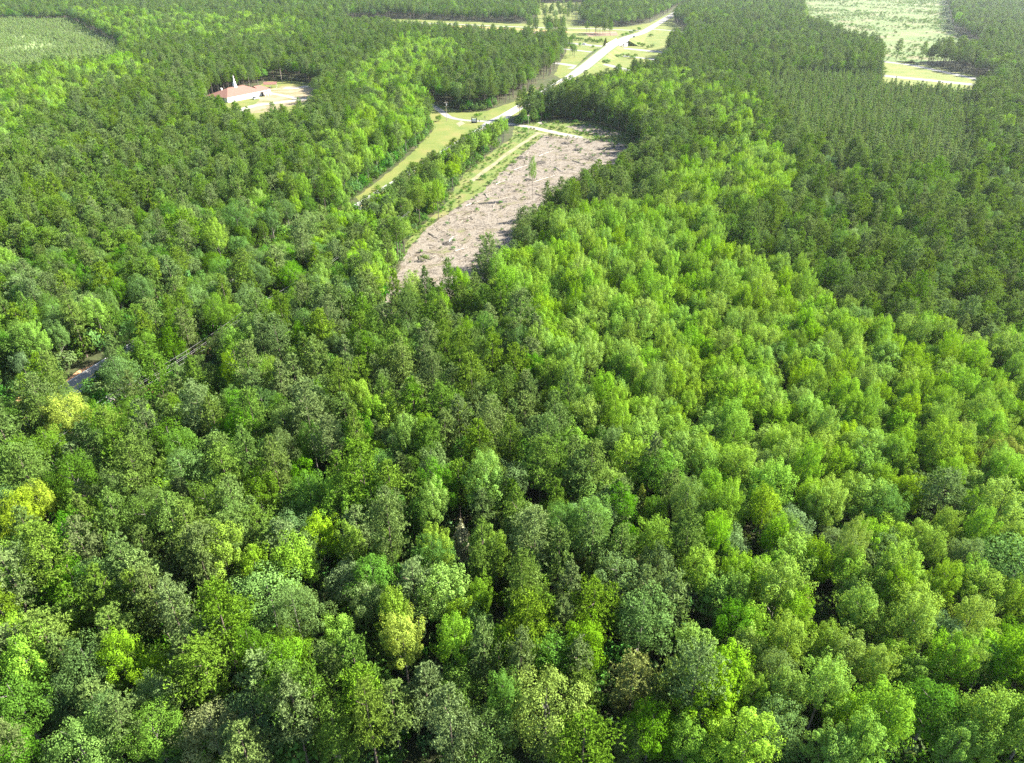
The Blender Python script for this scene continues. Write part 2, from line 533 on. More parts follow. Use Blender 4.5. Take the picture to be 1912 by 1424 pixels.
# ------------------------------------------------------------------ tree prototypes
def unit(a):
    return a / np.maximum(np.linalg.norm(a, axis=1, keepdims=True), 1e-6)


def leaf_quads(C, N, size, aspect, jit, r):
    n = len(C)
    N = unit(N + r.normal(0, jit, (n, 3)))
    T = unit(np.cross(N, r.normal(0, 1, (n, 3))))
    B = np.cross(N, T)
    s = (size * r.uniform(0.6, 1.35, n))[:, None]
    V = np.empty((n, 4, 3))
    V[:, 0] = C - T * s
    V[:, 1] = C + B * s * aspect + N * s * .15
    V[:, 2] = C + T * s
    V[:, 3] = C - B * s * aspect + N * s * .15
    return V.reshape(-1, 3), np.arange(n * 4).reshape(n, 4)


def lobe_leaves(cen, axis, length, rad, n, r):
    """leaf points over an egg-shaped lobe"""
    d = unit(r.normal(0, 1, (n, 3)))
    d = d[(d @ axis) > -0.55]
    k = len(d)
    rr = rad * (r.uniform(0.35, 1.0, k) ** 0.45)
    along = (d @ axis)[:, None] * axis
    P = cen + (d - along) * rr[:, None] + along * (rr * length / rad)[:, None]
    return P, d


def broadleaf_crown(seed, h, rx, z0, lobes, lr, upness, leaf, n_leaf, spiky=0.3, flat=1.0):
    r = np.random.default_rng(seed)
    zc = (h + z0) / 2 + (h - z0) * .05
    rz = (h - z0) / 2 * .88
    Ps, Ns, T = [], [], []
    ph = r.uniform(0, 6.28)
    wob = r.uniform(.75, 1.2, 7)
    for i in range(lobes):
        f = (i + .5) / lobes
        zz = 1 - 1.62 * f                         # from the top down to below the equator
        a = ph + i * 2.39996 + r.uniform(-.35, .35)
        q = math.sqrt(max(0, 1 - zz * zz))
        w = wob[int((a % 6.2832) / 6.2832 * 7) % 7] * r.uniform(.72, 1.08)
        e = np.array([math.cos(a) * q * rx * w, math.sin(a) * q * rx * w, zz * rz * flat * r.uniform(.85, 1.08)])
        c = np.array([0, 0, zc]) + e * r.uniform(.6, 1.0)
        ax = unit(np.array([[e[0] / rx, e[1] / rx, e[2] / rz + upness]]))[0]
        L = lr * r.uniform(.75, 1.3)
        P, Nn = lobe_leaves(c, ax, L * (1 + spiky * r.uniform(.2, 1.2)), L * (1 - spiky * .25), int(n_leaf * r.uniform(.8, 1.2)), r)
        Ps.append(P); Ns.append(Nn + ax * .4)
        T.append(np.full(len(P), r.uniform(-.5, .5)))
    # loose inner fill so that the crown is not hollow
    m = int(lobes * n_leaf * .08)
    d = unit(r.normal(0, 1, (m, 3)))
    Ps.append(np.array([0, 0, zc]) + d * np.array([rx, rx, rz]) * (r.uniform(.2, .75, m))[:, None]); Ns.append(d); T.append(r.uniform(-.4, .2, m))
    P, Nn, T = np.vstack(Ps), np.vstack(Ns), np.concatenate(T)
    V, F = leaf_quads(P, Nn, leaf, .62, .55, r)
    T = T + r.uniform(-.6, .6, len(T))
    return V, F, T


def pine_crown(seed, h, rx, z0, whorls, tuft_n, conic=1.0, blade=0.42, upsweep=.35):
    r = np.random.default_rng(seed)
    C, Dr, T = [], [], []
    for i in range(whorls):
        f = (i + r.uniform(-.3, .3)) / (whorls - 1)
        f = min(max(f, 0), 1)
        z = z0 + (h - z0) * f * .97
        prof = (1 - f ** 1.7 * .92) * min(1, .55 + f * 2.2)
        prof = prof ** conic
        nb = int(r.integers(4, 7)) if f < .93 else 4
        a0 = r.uniform(0, 6.28)
        for k in range(nb):
            a = a0 + k * 6.283 / nb + r.uniform(-.4, .4)
            L = rx * prof * r.uniform(.55, 1.18) + .25
            up = upsweep + f * .5 + r.uniform(-.12, .2)
            d = np.array([math.cos(a), math.sin(a), up])
            m = max(3, int(tuft_n * (L / rx)))
            s = r.uniform(.3, 1.0, m) ** .7
            base = np.array([0, 0, z])
            spread = (0.16 + .34 * s)[:, None] * L * .34
            P = base + d * (s * L)[:, None] + r.normal(0, 1, (m, 3)) * spread * np.array([1, 1, .6])
            C.append(P)
            Dr.append(np.tile(d, (m, 1)) * .8 + np.array([0, 0, .5]))
            T.append(np.full(m, r.uniform(-.5, .5)))
    m = 10
    C.append(np.array([0, 0, h - .3]) + r.normal(0, .25, (m, 3))); Dr.append(np.tile([0, 0, 1.0], (m, 1))); T.append(np.zeros(m))
    C, Dr, T = np.vstack(C), unit(np.vstack(Dr)), np.concatenate(T)
    # each tuft: 6 thin blades fanning out
    nb = 6
    n = len(C)
    Cn = np.repeat(C, nb, 0)
    d = unit(np.repeat(Dr, nb, 0) * .75 + r.normal(0, .75, (n * nb, 3)))
    side = unit(np.cross(d, r.normal(0, 1, (n * nb, 3))))
    L = (blade * r.uniform(.7, 1.3, n * nb))[:, None]
    w = L * .24
    V = np.empty((n * nb, 3, 3))
    V[:, 0] = Cn - side * w
    V[:, 1] = Cn + side * w
    V[:, 2] = Cn + d * L
    T = np.repeat(T, nb) + np.repeat(r.uniform(-.4, .4, n), nb)
    V = V.reshape(-1, 3)
    Rd = C - np.array([0, 0, z0 + (h - z0) * .35]); Rd = unit(Rd)
    kp = r.uniform(0, 1, n) < .95
    q = int(kp.sum())
    QV, QF = leaf_quads(C[kp] + r.normal(0, .12, (q, 3)), Rd[kp] + np.array([0, 0, .35]), .135, .55, .45, r)
    QT = np.concatenate([QF[:, [0, 1, 2]], QF[:, [0, 2, 3]]], 0) + len(V)
    tq = T[::nb][kp] - .1
    F = np.concatenate([np.arange(n * nb * 3).reshape(-1, 3), QT], 0)
    return np.concatenate([V, QV], 0), F, np.concatenate([T, tq, tq])


def cedar_crown(seed, h, rx, n):
    r = np.random.default_rng(seed)
    f = 1 - np.sqrt(r.uniform(0, 1, n)) * .95
    a = r.uniform(0, 6.283, n)
    lump = 1 + .28 * np.sin(a * 3 + f * 19 + seed) + .2 * np.sin(a * 5 - f * 31)
    rad = rx * (1 - f) ** .75 * lump * r.uniform(.55, 1.08, n)
    P = np.stack([np.cos(a) * rad, np.sin(a) * rad, 1.2 + f * (h - 1.2) + r.normal(0, .15, n)], 1)
    Nn = np.stack([np.cos(a), np.sin(a), np.full(n, .5)], 1)
    V, F = leaf_quads(P, Nn, .2, .45, .6, r)
    T = .5 * np.sin(a * 3 + f * 19 + seed) + r.uniform(-.5, .5, n)
    return V, F, T


def trunk_mesh(name, seed, h, r0, mat, limbs, z0, rx):
    r = random.Random(seed)
    mb = MB()
    lean = (r.uniform(-.3, .3), r.uniform(-.3, .3))
    mb.tube([(0, 0, -.2), (lean[0] * .4, lean[1] * .4, h * .35), (lean[0], lean[1], h * .65), (lean[0] * .5, lean[1] * .5, h * .96)], [r0 * 1.15, r0 * .85, r0 * .6, r0 * .12], 6)
    for i in range(limbs):
        z = z0 + (h - z0) * (i + .3) / limbs * .85
        a = i * 2.4 + r.uniform(-.4, .4)
        L = rx * r.uniform(.5, .85) * (1 - .5 * (i / limbs))
        mb.tube([(lean[0] * .8, lean[1] * .8, z), (math.cos(a) * L * .55, math.sin(a) * L * .55, z + L * .35), (math.cos(a) * L, math.sin(a) * L, z + L * .75)], [r0 * .4, r0 * .25, r0 * .06], 4, False)
    return mb.mesh(name, mat)


PROTO = {}       # kind -> list of (crown mesh, trunk mesh, crown top height)


def add_proto(kind, crown, leafm, h, r0, barkm, limbs, z0, rx, seed):
    V, F, T = crown
    cm = np_mesh(kind + "_crown", V, F, leafm, T)
    tm = trunk_mesh(kind + "_trunk", seed, h, r0, barkm, limbs, z0, rx)
    PROTO.setdefault(kind, []).append((cm, tm, h))


for s in range(7):
    h = [19, 18, 20, 17.5, 19.5, 18.5, 17][s]
    rx = [3.6, 3.2, 3.9, 3.0, 3.5, 4.2, 3.3][s]
    z0 = h * [.42, .38, .5, .36, .46, .45, .4][s]
    add_proto('pine', pine_crown(100 + s, h, rx, z0, 14, 33, 1.0 - .15 * (s % 3), .35), M['pine'], h, .2, M['pine_bark'], 3, z0 * .8, rx, s)
for s in range(5):
    h = [12.5, 13, 12, 13.5, 11.5][s]
    rx = [1.9, 2.1, 1.8, 2.0, 2.2][s]
    add_proto('young_pine', pine_crown(200 + s, h, rx, h * .3, 11, 15, 1.25, .36), M['young_pine'], h, .13, M['pine_bark'], 0, h * .3, rx, 20 + s)
for s in range(7):
    h = [17, 16, 18, 15.5, 17.5, 16.5, 15][s]
    rx = [3.9, 3.5, 4.2, 3.4, 3.7, 4.5, 3.1][s]
    add_proto('bright', broadleaf_crown(300 + s, h, rx, h * .3, 48, .98, 1.0, .115, 265, .8), M['bright'], h, .2, M['bark'], 6, h * .35, rx, 40 + s)
for s in range(6):
    h = [15, 14, 16, 13.5, 14.5, 15.5][s]
    rx = [4.2, 3.8, 4.6, 3.6, 4.0, 4.9][s]
    add_proto('oak', broadleaf_crown(400 + s, h, rx, h * .27, 40, 1.15, .5, .115, 320, .25), M['oak'], h, .24, M['bark'], 6, h * .3, rx, 60 + s)
for s in range(3):
    h = [15, 14, 16][s]
    rx = [4.3, 3.7, 4.1][s]
    add_proto('grey', broadleaf_crown(450 + s, h, rx, h * .3, 34, 1.25, .5, .12, 300, .2), M['grey'], h, .24, M['bark'], 6, h * .3, rx, 70 + s)
for s in range(4):
    h = [13, 11.5, 12.5, 10.5][s]
    rx = [2.4, 2.1, 2.0, 2.3][s]
    add_proto('cedar', cedar_crown(500 + s, h, rx, 4600), M['cedar'], h, .14, M['pine_bark'], 0, 1, rx, 80 + s)
SHRUB = []
for s in range(4):
    V, F, T = broadleaf_crown(600 + s, 3.2, 1.7, .2, 9, .85, .5, .2, 60, .25)
    SHRUB.append(np_mesh("undergrowth_clump", V, F, M['shrub'], T))
BUSH = []
for s in range(3):
    V, F, T = broadleaf_crown(640 + s, 2.6, 1.5, .1, 10, .75, .4, .17, 70, .2)
    BUSH.append(np_mesh("bush_foliage", V, F, M['oak'], T))

# ------------------------------------------------------------------ where the trees stand
P_main_hi = [(1085, 388), (1180, 382), (1260, 395), (1340, 420), (1370, 470), (1440, 495), (1510, 510), (1580, 570), (1640, 620), (1720, 600), (1912, 640), (2400, 650), (2400, 860),
             (1230, 860), (1120, 790), (1040, 740), (1010, 640), (985, 590), (905, 522), (960, 485), (1000, 450)]
P_main_lo = [(1230, 860), (2400, 860), (2400, 1700), (1340, 1700), (1300, 1300), (1290, 1120), (1330, 1000), (1270, 920)]
P_ne = [(1215, 330), (1280, 300), (1400, 270), (1480, 300), (1485, 350), (1440, 390), (1395, 410), (1310, 400), (1250, 370)]
P_strip = [(1100, 150), (1180, 130), (1260, 125), (1350, 170), (1420, 190), (1470, 250), (1440, 290), (1390, 260), (1300, 230), (1200, 225), (1130, 190)]
P_lb = [(690, 110), (760, 70), (850, 80), (880, 110), (800, 150), (790, 200), (805, 250), (770, 300), (700, 340), (640, 355), (560, 330), (610, 260), (660, 230), (680, 180), (640, 150)]
P_fl = [(-200, 165), (100, 118), (200, 108), (280, 110), (290, 150), (180, 170), (60, 230), (-200, 330)]
P_fs = [(140, 20), (220, 20), (420, 30), (560, 40), (600, 60), (540, 75), (420, 70), (330, 70), (240, 85), (200, 70)]
P_plant = [(1420, 140), (1500, 126), (1640, 134), (1822, 158), (1822, 250), (1812, 335), (1700, 320), (1560, 300), (1480, 240), (1430, 190)]
P_right = [(1380, 270), (1912, 250), (2400, 250), (2400, 640), (1720, 600), (1640, 620), (1500, 505), (1370, 460), (1340, 415), (1400, 410), (1485, 360)]
P_road = [(600, 460), (760, 310), (930, 210), (985, 196), (965, 255), (870, 322), (800, 420), (740, 500), (690, 560), (640, 520)]
P_band = [(-200, 490), (100, 475), (240, 420), (300, 360), (420, 390), (560, 330), (700, 400), (720, 520), (620, 560), (480, 570), (300, 580), (-200, 640)]
P_cedar = [(800, 960), (900, 930), (1050, 960), (1190, 960), (1230, 1060), (1150, 1140), (1000, 1160), (860, 1120)]
P_dark = [(1040, 780), (1130, 800), (1230, 880), (1290, 960), (1280, 1020), (1210, 1000), (1160, 900), (1090, 850)]
P_front = [(690, 500), (900, 510), (960, 560), (1000, 660), (1040, 760), (900, 800), (760, 700), (690, 600)]
MIX = [  # polygon, {kind: weight}, keep probability
    (P_cedar, dict(cedar=.4, pine=.28, oak=.2, bright=.12), .95),
    (P_dark, dict(oak=.5, grey=.1, cedar=.2, bright=.2), .45),
    (P_ne, dict(bright=.85, pine=.15), 1),
    (P_main_hi, dict(bright=.91, oak=.05, grey=.02, pine=.02), 1),
    (P_main_lo, dict(bright=.70, oak=.18, grey=.07, pine=.02, cedar=.03), .84),
    (P_strip, dict(bright=.55, pine=.35, grey=.10), 1),
    (P_road, dict(pine=.58, bright=.32, oak=.1), 1),
    (P_lb, dict(bright=.62, pine=.2, oak=.18), 1),
    (P_fl, dict(bright=.65, pine=.2, oak=.15), 1),
    (P_fs, dict(bright=.5, pine=.3, oak=.2), 1),
    (P_plant, dict(young_pine=.96, bright=.02, pine=.02), 1),
    (P_right, dict(pine=.62, oak=.18, grey=.14, bright=.06), 1),
    (P_band, dict(pine=.36, oak=.4, bright=.2, grey=.04), 1),
    (P_front, dict(pine=.45, oak=.35, bright=.15, grey=.05), .95),
]
DEF_NEAR = dict(pine=.52, oak=.27, bright=.11, grey=.07, cedar=.03)
DEF_MID = dict(pine=.79, oak=.13, bright=.07, grey=.01)
DEF_FAR = dict(pine=.66, oak=.2, bright=.14)
px_roadside = [(668, 452), (690, 438), (800, 351), (905, 284), (950, 262), (965, 256), (962, 232), (972, 222), (1000, 214), (1030, 209), (1060, 197), (1100, 182), (1180, 166), (1180, 128), (1060, 116), (915, 222), (668, 376)]
OPEN = [px_roadside, px_clear, px_weed, px_verge, px_inter, px_church, px_field, px_young, px_ramp, px_lots]
CLAY_GAPS = [[(370, 654), (402, 636), (420, 650), (394, 668)], [(196, 774), (226, 756), (238, 778), (212, 792)], [(54, 874), (92, 846), (102, 874), (70, 892)], [(260, 728), (286, 716), (292, 740), (268, 746)]]
KEEP_GAPS = CLAY_GAPS + [[(118, 716), (150, 686), (196, 672), (204, 692), (160, 712), (130, 726)], [(196, 764), (236, 752), (246, 790), (206, 800)], [(588, 992), (625, 952), (650, 938), (644, 956), (606, 998)],
             [(375, 652), (405, 640), (415, 655), (392, 690)], [(55, 872), (92, 852), (100, 900), (70, 910)]]

# power line beside the road
PL_H = 11.0
pl_a, pl_b = G(36, 850, PL_H - .6), G(530, 540, PL_H - .6)
pl_a.z = pl_b.z = 0
pole_at = G(212, 742, PL_H); pole_at.z = 0


def grid_pts(y0, y1, s):
    ys = np.arange(y0, y1, s)
    X, Y = [], []
    for i, y in enumerate(ys):
        half = y * .80 + 45
        xs = np.arange(-half, half, s) + (s / 2 if i % 2 else 0)
        X.append(xs); Y.append(np.full(len(xs), y))
    X, Y = np.concatenate(X), np.concatenate(Y)
    return X + rng.uniform(-.42, .42, len(X)) * s, Y + rng.uniform(-.42, .42, len(X)) * s


HAND = []        # hand-placed trees: (kind, variant, x, y, sxy, sz, label, special material key)


def hand(kind, px, py, z, sxy, sz, label, var=0, mat=None, cat='tree', name=None):
    g = G(px, py, z)
    HAND.append((kind, var, g.x, g.y, sxy, sz, label, mat, name))


hand('bright', 994, 372, 0, .42, 1.04, "lone slim tree with bright green top standing alone on the cleared ground", 2, name='lone')
hand('bright', 130, 778, 11, 1.15, 1.0, "broad yellow tree beside the power line wires at the left edge of the wood", 5, 'yellow')
hand('bright', 40, 965, 12, .85, 1.0, "yellow tree, lower and larger of the two yellow ones near the left edge", 0, 'yellow')
hand('bright', 78, 932, 12, .75, 1.0, "yellow tree, upper and smaller of the two yellow ones near the left edge", 1, 'yellow')
hand('bright', 290, 388, 13, .6, 1.0, "small yellow tree alone among dark pines at upper left", 3, 'yellow')
hand('bright', 405, 450, 12, .9, 1.1, "bright green tree in front of the large dark oak", 2)
hand('oak', 440, 412, 13, 1.35, 1.25, "largest dark round oak in the upper left pine wood", 2)
hand('pine', 345, 430, 14, 1.35, 1.1, "very broad dark pine left of the largest dark oak", 5)
hand('grey', 502, 1120, 11, 1.35, 1.1, "large blue-green round tree in the lower left wood", 0)
hand('grey', 648, 1085, 10, .9, 1.0, "smaller blue-green tree right of the large blue-green one", 1)
hand('bright', 755, 1215, 11, .85, 1.05, "tall yellow-green tree standing out low in the middle of the wood", 4, 'yellowish')
hand('bright', 635, 1185, 10, .8, .9, "bright green egg-shaped tree left of the tall yellow-green one", 6)
hand('bright', 1285, 1370, 11, .8, .9, "bright green tree near the bottom edge, right of the pale olive crown", 6)
hand('oak', 1020, 1330, 13, 1.15, 1.2, "pale olive many-lobed tall tree near the bottom edge", 5, 'olive')
hand('pine', 1185, 1265, 13, 1.0, .95, "rounded tan-olive pine low in the middle of the wood", 1, 'tan')
hand('oak', 390, 1345, 11, .95, .95, "tan-topped round tree near the lower left corner", 1, 'tan')
hand('grey', 1195, 1165, 11, 1.1, 1.05, "grey-green round tree between brighter trees, lower middle", 2)
hand('grey', 955, 892, 10, 1.0, .95, "pale grey-green tree at the middle of the mixed wood", 1)
hand('cedar', 862, 1012, 9, 1.1, 1.1, "narrow evergreen with a grey dead top", 0, 'dead')
hand('grey', 1900, 1070, 11, 1.5, 1.1, "broad pale silvery tree at the right edge", 0)
hand('pine', 1280, 535, 12, .9, .9, "dark pine alone inside the yellow-green wood", 3)
hand('pine', 1755, 930, 11, 1.1, .9, "dark round pine surrounded by bright trees at right", 5)
hand('oak', 978, 214, 6, .55, .7, "small dense tree where the gravel drive meets the road", 1)
hand('oak', 598, 166, 9, 1.25, 1.1, "broad tree at the edge of the churchyard drive", 5)
hand('pine', 612, 172, 10, 1.1, .95, "dark pine beside the broad tree by the churchyard drive", 2)
hand('pine', 1678, 92, 10, 1.2, 1.0, "single dark pine at the near edge of the far field", 4)
hand('bright', 1020, 428, 8, .65, .8, "small pale round tree at the shaded edge of the cleared ground", 6)
hand('bright', 1048, 392, 12, .8, .9, "bright tree in front of the pines at the clearing's right edge", 3)
hand('pine', 1022, 355, 12, .75, .9, "thin pine with bare trunk at the clearing's right edge", 3)
hand('pine', 1048, 345, 13, .7, .9, "second thin pine behind the thin pine at the clearing's right edge", 1)
hand('bright', 1270, 78, 11, 1.1, 1.0, "bright round tree by the end of the overpass bank", 5)
hand('oak', 1880, 835, 12, .9, .9, "tan-tinged tree near the right edge above the dark round pine", 2, 'tan')
hand('cedar', 1500, 1130, 8, 1.1, .95, "small dark evergreen squeezed among bright crowns at lower right", 1)
hand('grey', 1480, 975, 11, .95, 1.0, "pale grey tree above the bare bleached tree", 1)
hand('grey', 1605, 595, 12, 1.0, 1.0, "grey-green tree where the bright wood meets the dark pines", 2)
hand('pine', 1100, 715, 11, .85, .8, "dark tree inside the left border of the bright wood", 6)
rowp = [G(*p) for p in ((600, 498), (690, 442), (800, 354), (905, 287), (948, 260))]
ROW = []
for a, c in zip(rowp, rowp[1:]):
    for k in range(int((c - a).length / 3.6)):
        ROW.append(a.lerp(c, (k + .5) * 3.6 / (c - a).length))
hx = np.array([h[2] for h in HAND]); hy = np.array([h[3] for h in HAND]); hs = np.array([h[4] for h in HAND])

bands = [(52, 330, 4.6, .88), (330, 640, 5.3, .96), (640, 1000, 6.6, 1.06), (1000, 1950, 8.2, 1.22)]
XS, YS, BS = [], [], []
for y0, y1, s, b in bands:
    x, y = grid_pts(y0, y1, s)
    XS.append(x); YS.append(y); BS.append(np.full(len(x), b))
X, Y, BSC = np.concatenate(XS), np.concatenate(YS), np.concatenate(BS)
gpx, gpy, _ = proj(X, Y, np.zeros_like(X))
cpx, cpy, _ = proj(X, Y, np.full_like(X, 12.0))
keep = np.ones(len(X), bool)
for poly in OPEN:
    keep &= ~inside(poly, gpx, gpy)
# roads and cleared lines
for i in range(len(road_pts) - 1):
    if i % 3 == 0:
        a, b = road_pts[i], road_pts[min(i + 3, len(road_pts) - 1)]
        t = road_t[i]
        wid = 7.0 if t < (G(700, 362) - RA).dot(RD) else (9.5 if t < (RB - RA).dot(RD) - 40 else 13.0)
        keep &= seg_dist(X, Y, a, b) > wid
keep &= seg_dist(X, Y, pl_a + (pl_a - pl_b) * .4, pl_b + (pl_b - pl_a) * .25) > 4.6
for pp in ([(980, 72), (1060, 80), (1215, 95), (1420, 118), (1490, 124), (1650, 141), (1810, 157), (2100, 186)], [(1290, 61), (1400, 78), (1660, 116), (1840, 151), (2100, 210)], [(330, 8), (470, 21), (660, 37), (830, 44), (1000, 51)], [(1065, 128), (1120, 119), (1178, 131), (1240, 138)]):
    q = [G(*p) for p in pp]
    for a, b in zip(q, q[1:]):
        keep &= seg_dist(X, Y, a, b) > 10
for q in KEEP_GAPS:
    keep &= ~inside(q, gpx, gpy)
    for zt in (3, 6, 9, 12, 15, 18):
        _a, _b, _ = proj(X, Y, np.full_like(X, zt))
        keep &= ~inside(q, _a, _b)
for i in range(len(HAND)):
    keep &= np.hypot(X - hx[i], Y - hy[i]) > 2.2 + 2.3 * hs[i]
X, Y, BSC, cpx, cpy = X[keep], Y[keep], BSC[keep], cpx[keep], cpy[keep]
kinds = ['pine', 'bright', 'oak', 'grey', 'cedar', 'young_pine']
KI = np.full(len(X), -1)
u, u2 = rng.uniform(0, 1, len(X)), rng.uniform(0, 1, len(X))
# clumped choice: neighbours tend to share a kind
nz = np.sin(X * .071 + 1.3 * np.sin(Y * .043)) * np.sin(Y * .063 + 1.7 * np.sin(X * .037))
u = np.clip(u * .75 + .25 * (nz * .5 + .5), 0, .9999)


def choose(mask, mix, keepp):
    ks = list(mix)
    w = np.cumsum([mix[k] for k in ks]); w = w / w[-1]
    idx = np.searchsorted(w, u[mask])
    idx = np.minimum(idx, len(ks) - 1)
    v = np.array([kinds.index(k) for k in ks])[idx]
    v[u2[mask] > keepp] = -2
    KI[mask] = v


for poly, mix, kp in MIX:
    choose(inside(poly, cpx, cpy) & (KI == -1), mix, kp)
m = KI == -1
choose(m & (cpy < 45), DEF_FAR, 1)
choose((KI == -1) & (cpy > 540), DEF_NEAR, .97)
choose(KI == -1, DEF_MID, 1)
ok = KI >= 0
# infill: plantation pines stand closer than the grid
X, Y, BSC, KI, cpx, cpy = X[ok], Y[ok], BSC[ok], KI[ok], cpx[ok], cpy[ok]
ex, ey = grid_pts(330, 900, 3.3)
epx, epy, _ = proj(ex, ey, np.full_like(ex, 9.0))
em = inside(P_plant, epx, epy)
for a, b in zip([G(1420, 118), G(1650, 141)], [G(1650, 141), G(1810, 157)]):
    em &= seg_dist(ex, ey, a, b) > 10
em &= ~inside(px_ramp, *proj(ex, ey, np.zeros_like(ex))[:2])
k6 = kinds.index('young_pine')
nk = ~(KI == k6)
X = np.concatenate([X[nk], ex[em]]); Y = np.concatenate([Y[nk], ey[em]])
BSC = np.concatenate([BSC[nk], np.ones(em.sum())]); KI = np.concatenate([KI[nk], np.full(em.sum(), k6)])
for (pa, pb, cnt) in (((985, 1052), (60, 68), 20), ((1092, 1150), (60, 67), 15), ((1056, 1078), (101, 109), 4), ((1066, 1072), (82, 84), 1), ((1085, 1200), (30, 44), 30), ((1000, 1080), (22, 42), 26)):
    for _ in range(cnt):
        g = G(rng.uniform(*pa), rng.uniform(*pb))
        X = np.append(X, g.x); Y = np.append(Y, g.y); BSC = np.append(BSC, 1.0); KI = np.append(KI, 0 if rng.uniform() < .85 else 2)
for p in ROW:
    X = np.append(X, p.x + rng.uniform(-.8, .8)); Y = np.append(Y, p.y + rng.uniform(-.8, .8)); BSC = np.append(BSC, .92); KI = np.append(KI, rng.choice([0, 0, 0, 1, 1, 2]))
NROW = len(ROW)
N = len(X)
SXY = BSC * (.62 + .62 * rng.beta(2.2, 2.0, N))
SXZ = SXY * rng.uniform(.86, 1.16, N)
SZ = rng.uniform(.76, 1.1, N) * (1 + .1 * np.sin(X * .021 + 2 * np.sin(Y * .013))) * np.where(BSC > 1.1, 1.05, 1)
SZ[-NROW:] = rng.uniform(.83, .91, NROW)
_bx, _by, _ = proj(X, Y, np.zeros(N))
_st = inside([(590, 482), (690, 424), (948, 255), (962, 252), (875, 322), (830, 388), (776, 440), (745, 500), (690, 560), (600, 560)], _bx, _by)
SZ[_st] = np.minimum(SZ[_st], .80)
ROT = rng.uniform(0, 6.283, N)
VAR = rng.integers(0, 1000, N)

SPECIAL = {}


def special_crown(cm, key):
    k = (cm.name, key)
    if k not in SPECIAL:
        c = cm.copy()
        c.materials.clear()
        c.materials.append(SM[key])
        SPECIAL[k] = c
    return SPECIAL[k]


SM = {'yellow': M['yellow'], 'yellowish': leaf_mat("lime_leaves", (0.21, 0.29, 0.05), hv=.005, vv=.1),
      'olive': leaf_mat("pale_olive_leaves", (0.15, 0.2, 0.065), tr=.25, hv=.005, vv=.1),
      'tan': leaf_mat("tan_leaves", (0.142, 0.175, 0.045), tr=.25, hv=.005, vv=.1), 'dead': M['dead']}

NAME = dict(pine='pine_tree', bright='broadleaf_tree', oak='oak_tree', grey='grey_green_tree', cedar='cedar_tree', young_pine='plantation_pine_tree')
LOOK = dict(pine='olive green pine with fuzzy crown', bright='yellow-green broadleaf tree', oak='dark green round-crowned tree', grey='grey-green round tree',
            cedar='narrow cone-shaped dark evergreen', young_pine='slim plantation pine')
GROUP = dict(pine='pines of the wood', bright='yellow-green broadleaf trees of the wood', oak='dark green round trees of the wood', grey='grey-green trees of the wood',
             cedar='narrow evergreens of the wood', young_pine='slim pines of the plantation')


def make_tree(kind, var, x, y, sxy, sz, rot, label, group, matkey=None, sx2=None):
    cm, tm, h = PROTO[kind][var % len(PROTO[kind])]
    if matkey: cm = special_crown(cm, matkey)
    e = empty(NAME[kind], (x, y, 0), rot)
    e.scale = (sxy, sx2 or sxy, sz)
    tag(e, label, 'tree', group)
    link('crown', cm, e)
    link('trunk', tm, e)
    return e


for kind, var, x, y, sxy, sz, label, mk, nm in HAND:
    make_tree(kind, var, x, y, sxy, sz, random.uniform(0, 6.28), label, None, mk)

# ---- individuals (the ~300 largest of each kind) and the rest as one mass per kind
def gn_scatter(name, xyz, rot, scl, idx, sources, label):
    me = bpy.data.meshes.new(name)
    n = len(xyz)
    me.vertices.add(n)
    me.vertices.foreach_set("co", np.asarray(xyz, np.float32).ravel())
    a = me.attributes.new("rot", 'FLOAT', 'POINT'); a.data.foreach_set("value", np.asarray(rot, np.float32))
    a = me.attributes.new("scl", 'FLOAT_VECTOR', 'POINT'); a.data.foreach_set("vector", np.asarray(scl, np.float32).ravel())
    a = me.attributes.new("idx", 'INT', 'POINT'); a.data.foreach_set("value", np.asarray(idx, np.int32))
    me.update()
    o = link(name, me)
    ng = bpy.data.node_groups.new(name, 'GeometryNodeTree')
    ng.interface.new_socket("Geometry", in_out='INPUT', socket_type='NodeSocketGeometry')
    ng.interface.new_socket("Geometry", in_out='OUTPUT', socket_type='NodeSocketGeometry')
    gi, go = ng.nodes.new("NodeGroupInput"), ng.nodes.new("NodeGroupOutput")
    jn = ng.nodes.new("GeometryNodeJoinGeometry")
    for s in sources:
        oi = ng.nodes.new("GeometryNodeObjectInfo")
        oi.inputs["Object"].default_value = s
        oi.inputs["As Instance"].default_value = True
        ng.links.new(oi.outputs["Geometry"], jn.inputs[0])
    ip = ng.nodes.new("GeometryNodeInstanceOnPoints")
    ip.inputs["Pick Instance"].default_value = True
    def attr(nm, t):
        q = ng.nodes.new("GeometryNodeInputNamedAttribute")
        q.data_type = t
        q.inputs[0].default_value = nm
        return next(s for s in q.outputs if s.enabled and s.name == "Attribute")
    cx = ng.nodes.new("ShaderNodeCombineXYZ")
    ng.links.new(attr("rot", 'FLOAT'), cx.inputs[2])
    e2r = ng.nodes.new("FunctionNodeEulerToRotation")
    ng.links.new(cx.outputs[0], e2r.inputs[0])
    ng.links.new(gi.outputs[0], ip.inputs["Points"])
    ng.links.new(jn.outputs[0], ip.inputs["Instance"])
    ng.links.new(attr("idx", 'INT'), ip.inputs["Instance Index"])
    ng.links.new(e2r.outputs[0], ip.inputs["Rotation"])
    ng.links.new(attr("scl", 'FLOAT_VECTOR'), ip.inputs["Scale"])
    ng.links.new(ip.outputs[0], go.inputs[0])
    md = o.modifiers.new("scatter", 'NODES')
    md.node_group = ng
    tag(o, label, kind='stuff')
    return o


